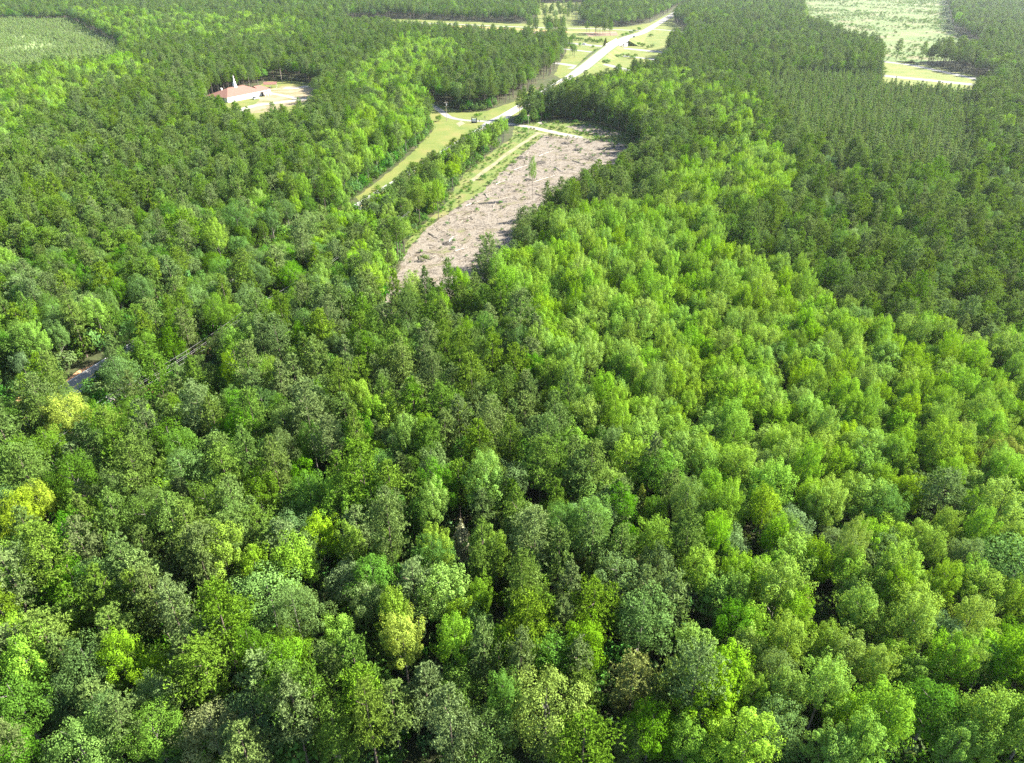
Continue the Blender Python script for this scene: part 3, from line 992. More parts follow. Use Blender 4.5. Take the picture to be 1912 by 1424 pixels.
def joined(kind):
    outs = []
    for cm, tm, h in PROTO[kind]:
        import bmesh
        bm = bmesh.new()
        bm.from_mesh(cm)
        nf = len(bm.faces)
        bm.from_mesh(tm)
        bm.faces.ensure_lookup_table()
        for f in bm.faces[nf:]: f.material_index = 1
        me = bpy.data.meshes.new(kind + "_tree_whole")
        bm.to_mesh(me); bm.free()
        me.materials.append(cm.materials[0]); me.materials.append(tm.materials[0])
        outs.append(bpy.data.objects.new(kind + "_source", me))
    return outs


tops = dict(pine=15.0, bright=13.0, oak=11.0, grey=11.0, cedar=9.0, young_pine=9.0)
MASS = dict(pine=("pine_forest", "wide wood of olive green pines stretching back to the horizon"), bright=("broadleaf_forest", "farther yellow-green broadleaf crowns merging into the wood"),
            oak=("oak_forest", "farther dark green round crowns mixed through the pine wood"), grey=("grey_green_forest", "farther grey-green round crowns mixed through the wood"),
            cedar=("cedar_forest", "small dark evergreens scattered through the wood"), young_pine=("plantation_forest", "dense plantation of slim young pines at upper right"))
LM = [(130, 745, "the broad yellow tree by the wires"), (40, 935, "the lower left-edge yellow tree"), (290, 370, "the small yellow tree among pines"), (405, 420, "the bright tree before the dark oak"), (440, 385, "the largest dark oak"),
      (502, 1070, "the large blue-green tree"), (648, 1055, "the smaller blue-green tree"), (755, 1165, "the tall yellow-green tree low down"), (635, 1150, "the egg-shaped bright tree"), (1285, 1330, "the bright tree by the bottom edge"), (1020, 1270, "the pale olive many-lobed tree"),
      (1185, 1215, "the tan-olive pine"), (390, 1300, "the tan-topped tree"), (1195, 1120, "the lower-middle grey-green tree"), (862, 975, "the grey dead-topped evergreen"), (1900, 1020, "the broad silvery tree"), (1280, 500, "the dark pine in the bright wood"),
      (1755, 895, "the dark round right-hand pine"), (1440, 1040, "the bare bleached tree"), (994, 310, "the lone slim tree"), (830, 515, "the lower tip of the cleared ground"), (1160, 290, "the right end of the cleared ground"), (1000, 400, "the shaded edge of the cleared ground"),
      (216, 750, "the pole above the orange soil"), (0, 1424, "the lower left corner"), (1912, 1424, "the lower right corner"), (956, 1424, "the middle of the bottom edge"), (0, 600, "the left edge above the wires"), (610, 960, "the bare soil of the trail"),
      (430, 180, "the church"), (1912, 650, "the middle of the right edge"), (1480, 320, "the far corner of the bright strip"), (1040, 800, "the dark gap in the middle"), (800, 280, "the mown verge"), (1480, 1424, "the bottom edge, right part"), (240, 1424, "the bottom edge, left part"), (1420, 150, "the plantation's left corner"), (1820, 165, "the plantation's far right corner"), (1812, 330, "the plantation's near right corner"), (1620, 140, "the middle of the plantation's far edge"), (1560, 300, "the plantation's near edge"),
      (1880, 800, "the tan-tinged tree at right"), (1500, 1110, "the small dark lower-right evergreen"), (1480, 940, "the pale grey lower-right tree"), (1605, 560, "the grey-green border tree"), (1100, 690, "the dark left-border tree")]
DIRS = ["right of", "up and right from", "above", "up and left from", "left of", "down and left from", "below", "down and right from"]
ORD = "first second third fourth fifth sixth seventh eighth ninth tenth eleventh twelfth thirteenth fourteenth fifteenth sixteenth seventeenth eighteenth nineteenth twentieth".split()
ORD += ["twenty-" + w for w in ORD[:9]] + ["thirtieth"] + ["thirty-" + w for w in ORD[:9]] + ["fortieth"] + ["forty-" + w for w in ORD[:9]] + ["fiftieth"] + ["fifty-" + w for w in ORD[:9]] + ["sixtieth"] + ["sixty-" + w for w in ORD[:9]] + ["seventieth"] + ["seventy-" + w for w in ORD[:9]] + ["eightieth"] + ["eighty-" + w for w in ORD[:9]] + ["ninetieth"] + ["ninety-" + w for w in ORD[:9]]
SHORT = dict(pine='olive pine', bright='yellow-green broadleaf', oak='dark round tree', grey='grey-green tree', cedar='cone-shaped evergreen', young_pine='slim plantation pine')
LAB, ORDC = {}, {}


def make_label(kind, size, i, a, b, every, ex, ey):
    """which one: its rank among its kind in one of eight directions from the best landmark"""
    best = None
    for li, (lx, ly, nm) in enumerate(LM):
        d = math.hypot(a - lx, b - ly)
        if d < 18: continue
        k = int(round(math.atan2(ly - b, a - lx) / (math.pi / 4))) % 8
        key = (kind, li, k)
        if key not in ORDC:
            an = np.round(np.arctan2(ly - ey, ex - lx) / (math.pi / 4)).astype(int) % 8
            dd = np.hypot(ex - lx, ey - ly)
            o = np.where((an == k) & (dd >= 18))[0]
            ORDC[key] = {every[j]: n for n, j in enumerate(o[np.argsort(dd[o])])}
        r = ORDC[key].get(i, 99)
        sc = (r, d)
        if r < len(ORD) and (best is None or sc < best[0]): best = (sc, r, k, nm)
    if best is None:
        a1, b1 = int(a / W0 * 100), int(b / H0 * 100)
        LAB[i] = f"{size}{SHORT[kind]}, crown {a1} percent across and {b1} percent down the photo"
        return
    (_, _), r, k, nm = best
    LAB[i] = f"{size}{SHORT[kind]}, {ORD[r]} {DIRS[k]} {nm}"


used = set()
for ki, kind in enumerate(kinds):
    ii = np.where(KI == ki)[0]
    tz = tops[kind] * SZ[ii]
    tpx, tpy, dep = proj(X[ii], Y[ii], tz)
    infr = (tpx > 8) & (tpx < W0 - 8) & (tpy > 8) & (tpy < H0 - 8)
    order = ii[infr][np.argsort(dep[infr])]
    every = ii[infr]
    ex_, ey_ = tpx[infr], tpy[infr]
    lim = {'pine': 285, 'bright': 285, 'oak': 290}.get(kind, 297)
    sel = order[:lim]
    pos = {i: (a, b) for i, a, b in zip(ii, tpx, tpy)}
    chosen = []
    for i in sel:
        a, b = pos[i]
        size = 'small ' if SXY[i] < .82 else ('broad ' if SXY[i] > 1.08 else '')
        make_label(kind, size, i, a, b, every, ex_, ey_)
        lab = LAB[i]
        if 'percent' in lab: continue
        chosen.append(i)
        make_tree(kind, int(VAR[i]), X[i], Y[i], SXY[i], SZ[i], ROT[i], lab, GROUP[kind], None, SXZ[i])
    rest = np.setdiff1d(ii, chosen)
    if len(rest):
        nm, lab = MASS[kind]
        srcs = joined(kind)
        gn_scatter(nm, np.stack([X[rest], Y[rest], np.zeros(len(rest))], 1), ROT[rest], np.stack([SXY[rest], SXZ[rest], SZ[rest]], 1), VAR[rest] % len(srcs), srcs, lab)

# undergrowth through the wood
ux, uy = grid_pts(50, 520, 3.1)
upx, upy, _ = proj(ux, uy, np.zeros_like(ux))
um = np.ones(len(ux), bool)
for poly in OPEN + KEEP_GAPS: um &= ~inside(poly, upx, upy)
for i in range(0, len(road_pts) - 3, 3): um &= seg_dist(ux, uy, road_pts[i], road_pts[i + 3]) > 6.2
um &= ~((seg_dist(ux, uy, pl_a, pl_b) < 3) & (rng.uniform(0, 1, len(ux)) < .6))
um &= rng.uniform(0, 1, len(ux)) < .8
ux, uy = ux[um], uy[um]
n = len(ux)
s = rng.uniform(.6, 1.7, n)
shr_src = [bpy.data.objects.new("undergrowth_source", me) for me in SHRUB]
gn_scatter("undergrowth", np.stack([ux, uy, np.zeros(n)], 1), rng.uniform(0, 6.28, n), np.stack([s, s, s * rng.uniform(.8, 1.6, n)], 1), rng.integers(0, 4, n), shr_src, "dense green undergrowth filling the gaps below the trees")

# low growth on the open ground: far field saplings, young plantation, weeds
def fill(poly, s, y0, y1, p):
    x, y = grid_pts(y0, y1, s)
    a, b, _ = proj(x, y, np.zeros_like(x))
    k = inside(poly, a, b) & (rng.uniform(0, 1, len(x)) < p)
    return x[k], y[k]


fx, fy = fill(px_field, 4.6, 500, 2000, .8)
fd = .5 + .5 * np.sin(fx * .031 + 2.1 * np.sin(fy * .017)) * np.sin(fy * .024 + 1.6 * np.sin(fx * .019))
k = rng.uniform(0, 1, len(fx)) < fd ** 1.4
fx, fy = fx[k], fy[k]
n = len(fx); s = .2 + rng.gamma(2.0, .14, n)
fld = []
for me in SHRUB:
    c = me.copy(); c.materials.clear(); c.materials.append(M['pale_shrub']); fld.append(bpy.data.objects.new('field_source', c))
gn_scatter("field_shrubbery", np.stack([fx, fy, np.zeros(n)], 1), rng.uniform(0, 6.28, n), np.stack([s * 1.3, s * 1.3, s], 1), rng.integers(0, 4, n), fld, "scattered small green bushes over the pale far field")
yx, yy = fill(px_young, 3.0, 500, 1500, .9)
yd = np.sin(yx * .03 + 2 * np.sin(yy * .02)) * np.sin(yy * .027 + 1.5 * np.sin(yx * .023))
k = rng.uniform(0, 1, len(yx)) < .82 + .4 * yd
yx, yy, yd = yx[k], yy[k], yd[k]
n = len(yx); s = rng.uniform(.26, .5, n) * (1 + .3 * yd)
for q in (yp := joined('young_pine')): q.data.materials[0] = M['pale_pine']
gn_scatter("young_pine_vegetation", np.stack([yx, yy, np.zeros(n)], 1), rng.uniform(0, 6.28, n), np.stack([s * 1.5, s * 1.5, s], 1), rng.integers(0, 5, n), yp, "low even stand of young pale green pines at upper left")

# ------------------------------------------------------------------ church and churchyard
chL = empty("church", G(426, 191.5), R(60))
tag(chL, "long white church with red hipped roof and white steeple in the wood", "church")
b = MB(); b.box(0, 34, 0, 20, 0, 3.3); b.build("wall", M['white_paint'], chL)
b = MB(); b.box(34, 45, 5, 17, 0, 2.9); b.build("wing_wall", M['white_paint'], chL)
e0, e1, f0, f1, zr, ze = -.7, 34.7, -.7, 20.7, 7.6, 3.25
b = MB()
rA, rB = (10, 10, zr), (25, 10, zr)
c4 = [(e0, f0, ze), (e1, f0, ze), (e1, f1, ze), (e0, f1, ze)]
b.poly([c4[0], c4[1], rB, rA]); b.poly([c4[1], c4[2], rB]); b.poly([c4[2], c4[3], rA, rB]); b.poly([c4[3], c4[0], rA]); b.poly(c4[::-1])
rf = b.build("roof", M['shingle'], chL)
b = MB(); b.tube([(10, 10, zr + .02), (25, 10, zr + .02)], .16, 6); b.build("ridge_cap", M['shingle'], rf)
b = MB(); b.box(7.2, 8.2, 13.2, 14.2, 5.2, 7.6); b.build("chimney", M['white_paint'], rf)
b = MB()
wz, wr = 2.85, 5.4
w4 = [(34.72, 4.3, wz), (45.7, 4.3, wz), (45.7, 17.7, wz), (34.72, 17.7, wz)]
b.poly([w4[0], w4[1], (41, 11, wr), (34.72, 11, wr)]); b.poly([w4[1], w4[2], (41, 11, wr)]); b.poly([w4[2], w4[3], (34.72, 11, wr), (41, 11, wr)]); b.poly(w4[::-1])
b.build("wing_roof", M['shingle'], chL)
b = MB(); b.box(16.0, 18.0, 9.0, 11.0, 6.4, 9.2); b.box(16.25, 17.75, 9.25, 10.75, 9.2, 10.6)
st = b.build("steeple_base", M['white_paint'], chL)
b = MB(); b.tube([(17, 10, 10.6), (17, 10, 11.2), (17, 10, 15.6)], [.9, .6, .04], 8); b.build("spire", M['white_paint'], st)
b = MB(); b.box(e0 - .02, e1 + .02, f0 - .08, f0 - .02, ze - .25, ze + .02); b.build("fascia", M['white_paint'], chL)
for k in range(3):
    b = MB(); b.box(-.10, -.02, 3.4 + k * 5.6, 5.0 + k * 5.6, .9, 2.7)
    w = b.build("window", M['glass'], chL)
    f = MB()
    y0, y1 = 3.4 + k * 5.6, 5.0 + k * 5.6
    f.box(-.14, -.101, y0 - .12, y0, .8, 2.8); f.box(-.14, -.101, y1, y1 + .12, .8, 2.8); f.box(-.14, -.101, y0, y1, 2.7, 2.8); f.box(-.14, -.101, y0, y1, .8, .9); f.box(-.13, -.101, (y0 + y1) / 2 - .04, (y0 + y1) / 2 + .04, .9, 2.7)
    f.build("window_frame", M['white_paint'], w)
# entrance porch at the far end of the long wall
b = MB(); b.box(31.0, 36.5, -4.6, -.72, 2.7, 3.0); b.build("porch_roof", M['wood'], chL)
for q in ((31.2, -4.4), (33.7, -4.4), (36.2, -4.4)):
    b = MB(); b.box(q[0] - .12, q[0] + .12, q[1] - .12, q[1] + .12, 0, 2.7); b.build("porch_post", M['white_paint'], chL)
b = MB(); b.box(31.5, 33.2, -.09, -.02, 0, 2.3); d = b.build("door", M['glass'], chL)
b = MB(); b.box(33.0, 33.1, -.15, -.09, 1.0, 1.12); b.build("handle", M['grey_metal'], d)

sh = empty("picnic_shelter", G(494, 164.5), R(10))
tag(sh, "small open shelter with red roof and white gable behind the church", "shelter")
for q in ((0, 0), (4.5, 0), (9, 0), (0, 5), (4.5, 5), (9, 5)):
    b = MB(); b.box(q[0] - .1, q[0] + .1, q[1] - .1, q[1] + .1, 0, 2.6); b.build("post", M['white_paint'], sh)
b = MB(); b.hexa([(-.5, -.6, 2.55), (9.6, -.6, 2.55), (9.6, 2.5, 4.2), (-.5, 2.5, 4.2), (-.5, -.6, 2.67), (9.6, -.6, 2.67), (9.6, 2.5, 4.32), (-.5, 2.5, 4.32)]); b.build("roof_panel", M['shingle'], sh)
b = MB(); b.hexa([(-.5, 2.503, 4.2), (9.6, 2.503, 4.2), (9.6, 5.6, 2.55), (-.5, 5.6, 2.55), (-.5, 2.503, 4.32), (9.6, 2.503, 4.32), (9.6, 5.6, 2.67), (-.5, 5.6, 2.67)]); b.build("roof_panel", M['shingle'], sh)
b = MB(); b.poly([(-.3, -.3, 2.6), (-.3, 2.5, 4.15), (-.3, 5.3, 2.6)]); b.poly([(-.22, -.3, 2.6), (-.22, 5.3, 2.6), (-.22, 2.5, 4.15)]); b.build("gable_panel", M['white_paint'], sh)


# ------------------------------------------------------------------ poles, signs, wires
def utility_pole(px, py, label, h=10.5, arm=True, rz=0.0, transformer=False, base=None):
    e = empty("utility_pole", base if base is not None else G(px, py), rz)
    tag(e, label, "utility pole", "utility poles along the road")
    b = MB(); b.tube([(0, 0, -.1), (0, 0, h)], [.17, .11], 8); b.build("pole", M['pole'], e)
    if arm:
        b = MB(); b.box(-1.25, 1.25, -.17, -.05, h - .75, h - .6); a = b.build("crossarm", M['pole'], e)
        for x in (-1.1, -.4, 1.1):
            b = MB(); b.tube([(x, -.11, h - .6), (x, -.11, h - .5), (x, -.11, h - .4)], [.04, .07, .03], 6); b.build("insulator", M['concrete'], a)
    if transformer:
        b = MB(); b.tube([(.38, 0, h - 2.6), (.38, 0, h - 1.5)], .26, 8); b.build("transformer", M['grey_metal'], e)
    return e


utility_pole(834, 226, "weathered pole with transformer beside the curved drive, nearer of two", 12, True, .4, True)
utility_pole(814, 191, "weathered pole at the wood's edge where the curved drive vanishes", 11, True, .4)
utility_pole(986, 251, "thin pole standing beside the gravel drive at the cleared ground", 11.5, True, 1.0)
utility_pole(527, 155, "tall dark pole in front of the pines behind the church", 11, False)
utility_pole(467, 164.5, "pale thin pole right of the steeple behind the church", 8.5, False)
pdir = (pl_b - pl_a).normalized()
prz = math.atan2(pdir.y, pdir.x) + math.pi / 2
plabels = ["leaning-free wooden pole carrying wires, hidden low at the left edge", "wooden pole with crossarm above the orange soil by the broad yellow tree", "wooden pole between the round trees halfway along the wires",
           "wooden pole near the upper end of the visible wires"]
pole_t0 = (pole_at - pl_a).dot(pdir)
pole_ts = [pole_t0 - 46, pole_t0, pole_t0 + 46, pole_t0 + 92, pole_t0 + 138]
for t, lab in zip(pole_ts[1:4], plabels[1:]):
    utility_pole(0, 0, lab, PL_H, True, prz, False, pl_a + pdir * t)
pn = Vector((-pdir.y, pdir.x, 0))
for off, hh, lab in ((-1.1, PL_H - .35, "overhead wire on the outer left end of the crossarms by the road"), (-.4, PL_H - .35, "overhead wire on the middle of the crossarms by the road"), (1.1, PL_H - .35, "overhead wire on the right end of the crossarms by the road"),
                     (0.15, PL_H - 2.2, "lowest overhead wire strung below the crossarms by the road")):
    b = MB()
    pts = []
    for a, c in zip(pole_ts, pole_ts[1:]):
        for k in range(9):
            q = k / 8
            p = pl_a + pdir * (a + (c - a) * q) + pn * off
            pts.append((p.x, p.y, hh - 1.0 * 4 * q * (1 - q)))
    b.tube(pts, .022, 4)
    tag(b.build("overhead_wire", M['wire']), lab, "wire", "overhead wires of the roadside power line")

sg = empty("roadside_sign", G(885.5, 229), R(-8))
tag(sg, "dark framed sign with pale board standing where the curved drive meets the road", "sign")
for x in (-1.55, 1.55):
    b = MB(); b.box(x - .25, x + .25, -.25, .25, 0, 3.0); b.build("pillar", M['dark_metal'], sg)
b = MB(); b.box(-1.3, 1.3, -.08, .08, 1.1, 2.6); b.build("board", M['metal_white'], sg)
b = MB(); b.box(-1.3, 1.3, -.2, .2, .0, .9); b.build("plinth", M['dark_metal'], sg)
for px, py, lab in ((895, 228.5, "dark mailbox on a post right of the framed sign"), (905.5, 222, "dark mailbox on a post across the curved drive from the sign")):
    e = empty("mailbox", G(px, py)); tag(e, lab, "mailbox")
    b = MB(); b.box(-.12, .12, -.12, .12, 0, 1.1); b.build("post", M['wood'], e)
    b = MB(); b.box(-.28, .28, -.45, .45, 1.1, 1.55); b.tube([(0, -.45, 1.55), (0, .45, 1.55)], .27, 10); b.build("box", M['dark_metal'], e)
e = empty("road_marker", G(1215, 40, 1.0)); tag(e, "small white marker sign on the grass beyond the overpass", "sign")
b = MB(); b.box(-.06, .06, -.06, .06, -1, 1.6); b.build("post", M['grey_metal'], e)
b = MB(); b.box(-.9, .9, -.12, -.061, .4, 2.4); b.build("panel", M['white_paint'], e)

# ------------------------------------------------------------------ overpass
br0 = RA + RD * t_br + RN * road_off(t_br)
slope_ang = math.atan2((road_pts[-1] - br0).y, (road_pts[-1] - br0).x)
br = empty("overpass_bridge", (br0.x, br0.y, 0), slope_ang)
tag(br, "concrete road overpass with railings crossing the highway", "bridge")
HW = 7.4
b = MB(); b.box(-SPAN, SPAN, -HW, HW, RISE - .55, RISE + .02); b.build("deck", M['concrete'], br)
for y in (-HW + .25, HW - .25):
    b = MB(); b.box(-SPAN - 3, SPAN + 3, y - .22, y + .22, RISE + .021, RISE + .95); b.build("parapet", M['concrete'], br)
for k in range(4):
    y = -6.0 + k * 4.0
    b = MB(); b.box(-SPAN, SPAN, y - .25, y + .25, RISE - 1.55, RISE - .553); b.build("girder", M['concrete'], br)
for x in (-9, 9):
    b = MB(); b.box(x - .6, x + .6, -HW + .6, HW - .6, RISE - 2.4, RISE - 1.553); pc = b.build("pier_cap", M['concrete'], br)
    for y in (-5.2, 0, 5.2):
        b = MB(); b.tube([(x, y, -.1), (x, y, RISE - 2.403)], .5, 10); b.build("column", M['concrete'], pc)
for s_ in (-1, 1):
    b = MB()
    x0, x1 = s_ * (SPAN - .5), s_ * (SPAN - 9)
    b.hexa([(x0, -HW, -.1), (x1, -HW, -.1), (x1, HW, -.1), (x0, HW, -.1), (x0, -HW, RISE - 1.6), (x0 - s_ * .8, -HW, RISE - 1.6), (x0 - s_ * .8, HW, RISE - 1.6), (x0, HW, RISE - 1.6)])
    b.build("abutment", M['concrete'], br)


# ------------------------------------------------------------------ vehicles
def vehicle(name, loc, rz, L, W, Hh, cab, bodym, label, cat):
    e = empty(name, loc, rz)
    tag(e, label, cat)
    b = MB()
    b.hexa([(-L / 2, -W / 2, .35), (L / 2, -W / 2, .35), (L / 2, W / 2, .35), (-L / 2, W / 2, .35), (-L / 2, -W / 2 + .04, .95), (L / 2 - .1, -W / 2 + .06, .85), (L / 2 - .1, W / 2 - .06, .85), (-L / 2, W / 2 - .04, .95)])
    b.build("body", bodym, e)
    x0, x1 = cab
    b = MB()
    b.hexa([(x0, -W / 2 + .06, .87), (x1, -W / 2 + .08, .87), (x1, W / 2 - .08, .87), (x0, W / 2 - .06, .87), (x0 + .35, -W / 2 + .22, Hh - .07), (x1 - .75, -W / 2 + .22, Hh - .07), (x1 - .75, W / 2 - .22, Hh - .07), (x0 + .35, W / 2 - .22, Hh - .07)])
    b.build("windows", M['glass'], e)
    b = MB(); b.box(x0 + .34, x1 - .74, -W / 2 + .2, W / 2 - .2, Hh - .07, Hh); b.build("roof", bodym, e)
    for sx in (-.32, .32):
        for sy in (-1, 1):
            b = MB(); b.tube([(sx * L, sy * (W / 2 - .2), .34), (sx * L, sy * (W / 2 + .01), .34)], .34, 12); b.build("wheel", M['rubber'], e)
    return e


ang_is = math.atan2((G(1215, 95) - G(1060, 80)).y, (G(1215, 95) - G(1060, 80)).x)
car_p = plain("silver_car_paint", (0.3, 0.31, 0.33), .3, .02)
white_p = plain("white_car_paint", (0.7, 0.71, 0.72), .3, .02)
p = G(1184, 68, RISE)
tc_ = (p - RA).dot(RD)
vehicle("car", Vector((p.x, p.y, road_z(tc_) + .06)), slope_ang, 4.5, 1.8, 1.45, (-1.9, 1.2), plain("dark_car_paint", (.05, .05, .06), .3, .02), "small dark car driving over the overpass", "car")
vehicle("car", G(1091, 83) + Vector((0, 0, .04)), ang_is, 4.6, 1.8, 1.5, (-2.0, 1.2), white_p, "white car on the highway left of the overpass", "car")
vehicle("van", G(478, 184.5) + Vector((0, 0, .02)), R(65), 5.2, 2.0, 2.0, (-2.4, 1.9), white_p, "white van parked beside the church porch", "van")
vehicle("van", G(668, 37.5) + Vector((0, 0, .04)), R(-2), 6.0, 2.2, 2.4, (-2.6, 2.2), white_p, "white van on the far ramp at the top of the picture", "van")
tr = empty("truck", G(454, 19.5) + Vector((0, 0, .04)), R(-3))
tag(tr, "white box truck on the far road among the trees", "truck")
b = MB(); b.box(-7, 5, -1.25, 1.25, 1.2, 4.0); b.build("trailer_box", white_p, tr)
b = MB(); b.hexa([(5.4, -1.2, .7), (8.4, -1.2, .7), (8.4, 1.2, .7), (5.4, 1.2, .7), (5.4, -1.1, 3.3), (7.7, -1.1, 3.3), (7.7, 1.1, 3.3), (5.4, 1.1, 3.3)]); cb = b.build("cab", white_p, tr)
b = MB(); b.hexa([(8.15, -1.0, 1.9), (8.2, -1.0, 1.9), (8.2, 1.0, 1.9), (8.15, 1.0, 1.9), (7.72, -.95, 3.0), (7.9, -.95, 3.0), (7.9, .95, 3.0), (7.72, .95, 3.0)]); b.build("windscreen", M['glass'], cb)
for x in (-5.6, -4.3, 4.4, 7.2):
    for y in (-1.05, 1.05):
        b = MB(); b.tube([(x, y - .15, .5), (x, y + .15, .5)], .5, 12); b.build("wheel", M['rubber'], tr)


def house(loc, rz, L, W, Hh, ridge, roofm, label):
    e = empty("house", loc, rz); tag(e, label, "house")
    b = MB(); b.box(0, L, 0, W, 0, Hh); b.build("wall", M['white_paint'], e)
    b = MB(); o = .6
    b.hexa([(-o, -o, Hh), (L + o, -o, Hh), (L + o, W / 2, ridge), (-o, W / 2, ridge), (-o, -o, Hh + .15), (L + o, -o, Hh + .15), (L + o, W / 2, ridge + .15), (-o, W / 2, ridge + .15)])
    b.build("roof_slope", roofm, e)
    b = MB()
    b.hexa([(-o, W / 2 + .003, ridge), (L + o, W / 2 + .003, ridge), (L + o, W + o, Hh), (-o, W + o, Hh), (-o, W / 2 + .003, ridge + .15), (L + o, W / 2 + .003, ridge + .15), (L + o, W + o, Hh + .15), (-o, W + o, Hh + .15)])
    b.build("roof_slope", roofm, e)
    for x in (0.0, L):
        b = MB(); b.poly([(x, 0, Hh), (x, W, Hh), (x, W / 2, ridge)]); b.build("gable", M['white_paint'], e)
    for k in range(3):
        b = MB(); b.box(L * (.2 + .3 * k) - .6, L * (.2 + .3 * k) + .6, -.06, -.02, .9, 2.2); b.build("window", M['glass'], e)
    b = MB(); b.box(L * .36, L * .36 + 1, -.06, -.02, 0, 2.1); b.build("door", M['wood'], e)
    return e


house(G(1147, 40), R(4), 14, 9, 2.9, 5.2, M['metal_blue'], "low house with pale blue roof among trees beyond the ramp")
house(G(1108, 37), R(-6), 16, 10, 3, 5.6, M['metal_white'], "low house with white roof half hidden by pines beyond the ramp")


# ------------------------------------------------------------------ bushes
def bush(px, py, sxy, sz, label, z=0.0, cedar=False):
    e = empty("bush", G(px, py, z), random.uniform(0, 6.28))
    e.scale = (sxy, sxy, sz)
    tag(e, label, "bush", "bushes on the open grass")
    if cedar:
        cm, tm, h = PROTO['cedar'][1]
        link("foliage", cm, e); link("stem", tm, e)
    else:
        link("foliage", BUSH[random.randrange(3)], e)
        b = MB(); b.tube([(0, 0, -.1), (0, 0, 1.2)], [.1, .05], 5); b.build("stem", M['bark'], e)
    return e


bush(819, 226, 1.35, 1.35, "round bush alone on the mown grass inside the curved drive")
bush(889, 218, 1.1, .8, "low bush across the drive above the framed sign")
bush(897, 216, .9, .7, "low bush right of the bush above the framed sign")
bush(1130, 90, 1.3, .95, "dark cone-shaped evergreen left of the overpass", 0, True)
bush(1107, 89, 1.2, 1.0, "small round bush left of the dark cone by the overpass")
bush(1083, 86, 1.3, 1.4, "bush beside the highway left of the small round bush", 0)
bush(1113, 100, 2.0, 1.6, "broad dark bush on the grass below the overpass bank")
bush(1092, 113, 1.2, 1.0, "small dark bush on the grass left of the road")
for i, (x, y) in enumerate(((1162, 68), (1170, 66), (1178, 63), (1184, 60), (1193, 57))):
    bush(x, y, 1.5 + .2 * (i % 3), 1.3 + .3 * (i == 4), ["lowest bush of the row along the left side of the overpass", "second bush of the row along the left side of the overpass", "middle bush of the row along the left side of the overpass",
                                                "fourth bush of the row along the left side of the overpass", "topmost and darkest bush of the row beside the overpass"][i])
for i, (x, y) in enumerate(((1128, 118), (1135, 117), (1153, 107), (1163, 105), (1172, 106), (1180, 109), (1186, 106), (1193, 84), (1200, 86), (1210, 90), (1218, 88), (1215, 68))):
    bush(x, y, 1.4 + .3 * (i % 3), 1.1, ["first bush from the road on the right bank", "second bush from the road on the right bank", "bush at the left end of the curved row on the right bank", "second bush of the curved row on the right bank",
         "third bush of the curved row on the right bank", "fourth bush of the curved row on the right bank", "bush at the right end of the curved row", "bush at the foot of the overpass abutment", "second bush right of the overpass abutment",
         "third bush right of the overpass abutment", "outermost bush right of the overpass abutment", "lone bush on the pale grass right of the overpass"][i])

for i in range(13):
    f = i / 12
    bush(1052 + 84 * f, 73 + 8 * f + random.uniform(-1.5, 1.5), random.uniform(1.5, 2.3), random.uniform(1.0, 1.6), f"{ORD[i]} bush from the left in the dark hedge row beyond the highway")

# ------------------------------------------------------------------ cleared ground: logs, brush, slash
cl = [G(*p) for p in px_clear]
cx0, cx1 = min(p.x for p in cl), max(p.x for p in cl)
cy0, cy1 = min(p.y for p in cl), max(p.y for p in cl)
clp = [(p.x, p.y) for p in cl]
n = 26000
qx, qy = rng.uniform(cx0, cx1, n), rng.uniform(cy0, cy1, n)
k = inside(clp, qx, qy)
dens = .5 + .5 * np.sin(qx * .35 + 2 * np.sin(qy * .12)) * np.sin(qy * .16 + 1.5 * np.sin(qx * .22))
k &= rng.uniform(0, 1, n) < .25 + .75 * dens
qx, qy = qx[k], qy[k]
qx = qx + rng.normal(0, 1.3, len(qx)); qy = qy + rng.normal(0, 1.8, len(qx))
n = len(qx)
L = rng.gamma(2.0, .55, n) + .3
w = np.clip(L * .022, .025, .09) * rng.uniform(.6, 1.5, n)
a = rng.uniform(0, math.pi, n)
a = np.where(rng.uniform(0, 1, n) < .5, .9 + rng.normal(0, .35, n), a)
dx, dy, dz = np.cos(a), np.sin(a), rng.normal(0, .12, n)
zc = w + np.abs(dz) * L * .5 + rng.uniform(0, .15, n)
C = np.stack([qx, qy, zc], 1); Dv = np.stack([dx, dy, dz], 1) * (L / 2)[:, None]
Sx = np.stack([-dy, dx, np.zeros(n)], 1) * w[:, None]
Uz = np.zeros((n, 3)); Uz[:, 2] = w
V = np.stack([C - Dv - Sx, C - Dv + Sx, C - Dv + Uz * 1.6, C + Dv - Sx, C + Dv + Sx, C + Dv + Uz * 1.6], 1).reshape(-1, 3)
o = np.arange(n)[:, None] * 6
F = np.concatenate([o + np.array([[0, 3, 5, 2]]), o + np.array([[1, 2, 5, 4]]), o + np.array([[0, 1, 4, 3]])], 0)
slash_m, nt, out = new_mat("slash_wood")
at = nd(nt, "ShaderNodeAttribute", attribute_name="tint")
cr = nd(nt, "ShaderNodeValToRGB")
cr.color_ramp.elements[0].color = (.075, .06, .046, 1); cr.color_ramp.elements[1].color = (.23, .205, .17, 1)
nt.links.new(at.outputs["Fac"], cr.inputs[0])
bs = nd(nt, "ShaderNodeBsdfDiffuse"); nt.links.new(cr.outputs[0], bs.inputs[0]); nt.links.new(bs.outputs[0], out.inputs[0])
tag(link("slash_debris", np_mesh("slash_debris", V, F, slash_m, np.tile(rng.uniform(0, 1, n), 3))), "grey and brown cut branches littering the cleared ground", kind='stuff')
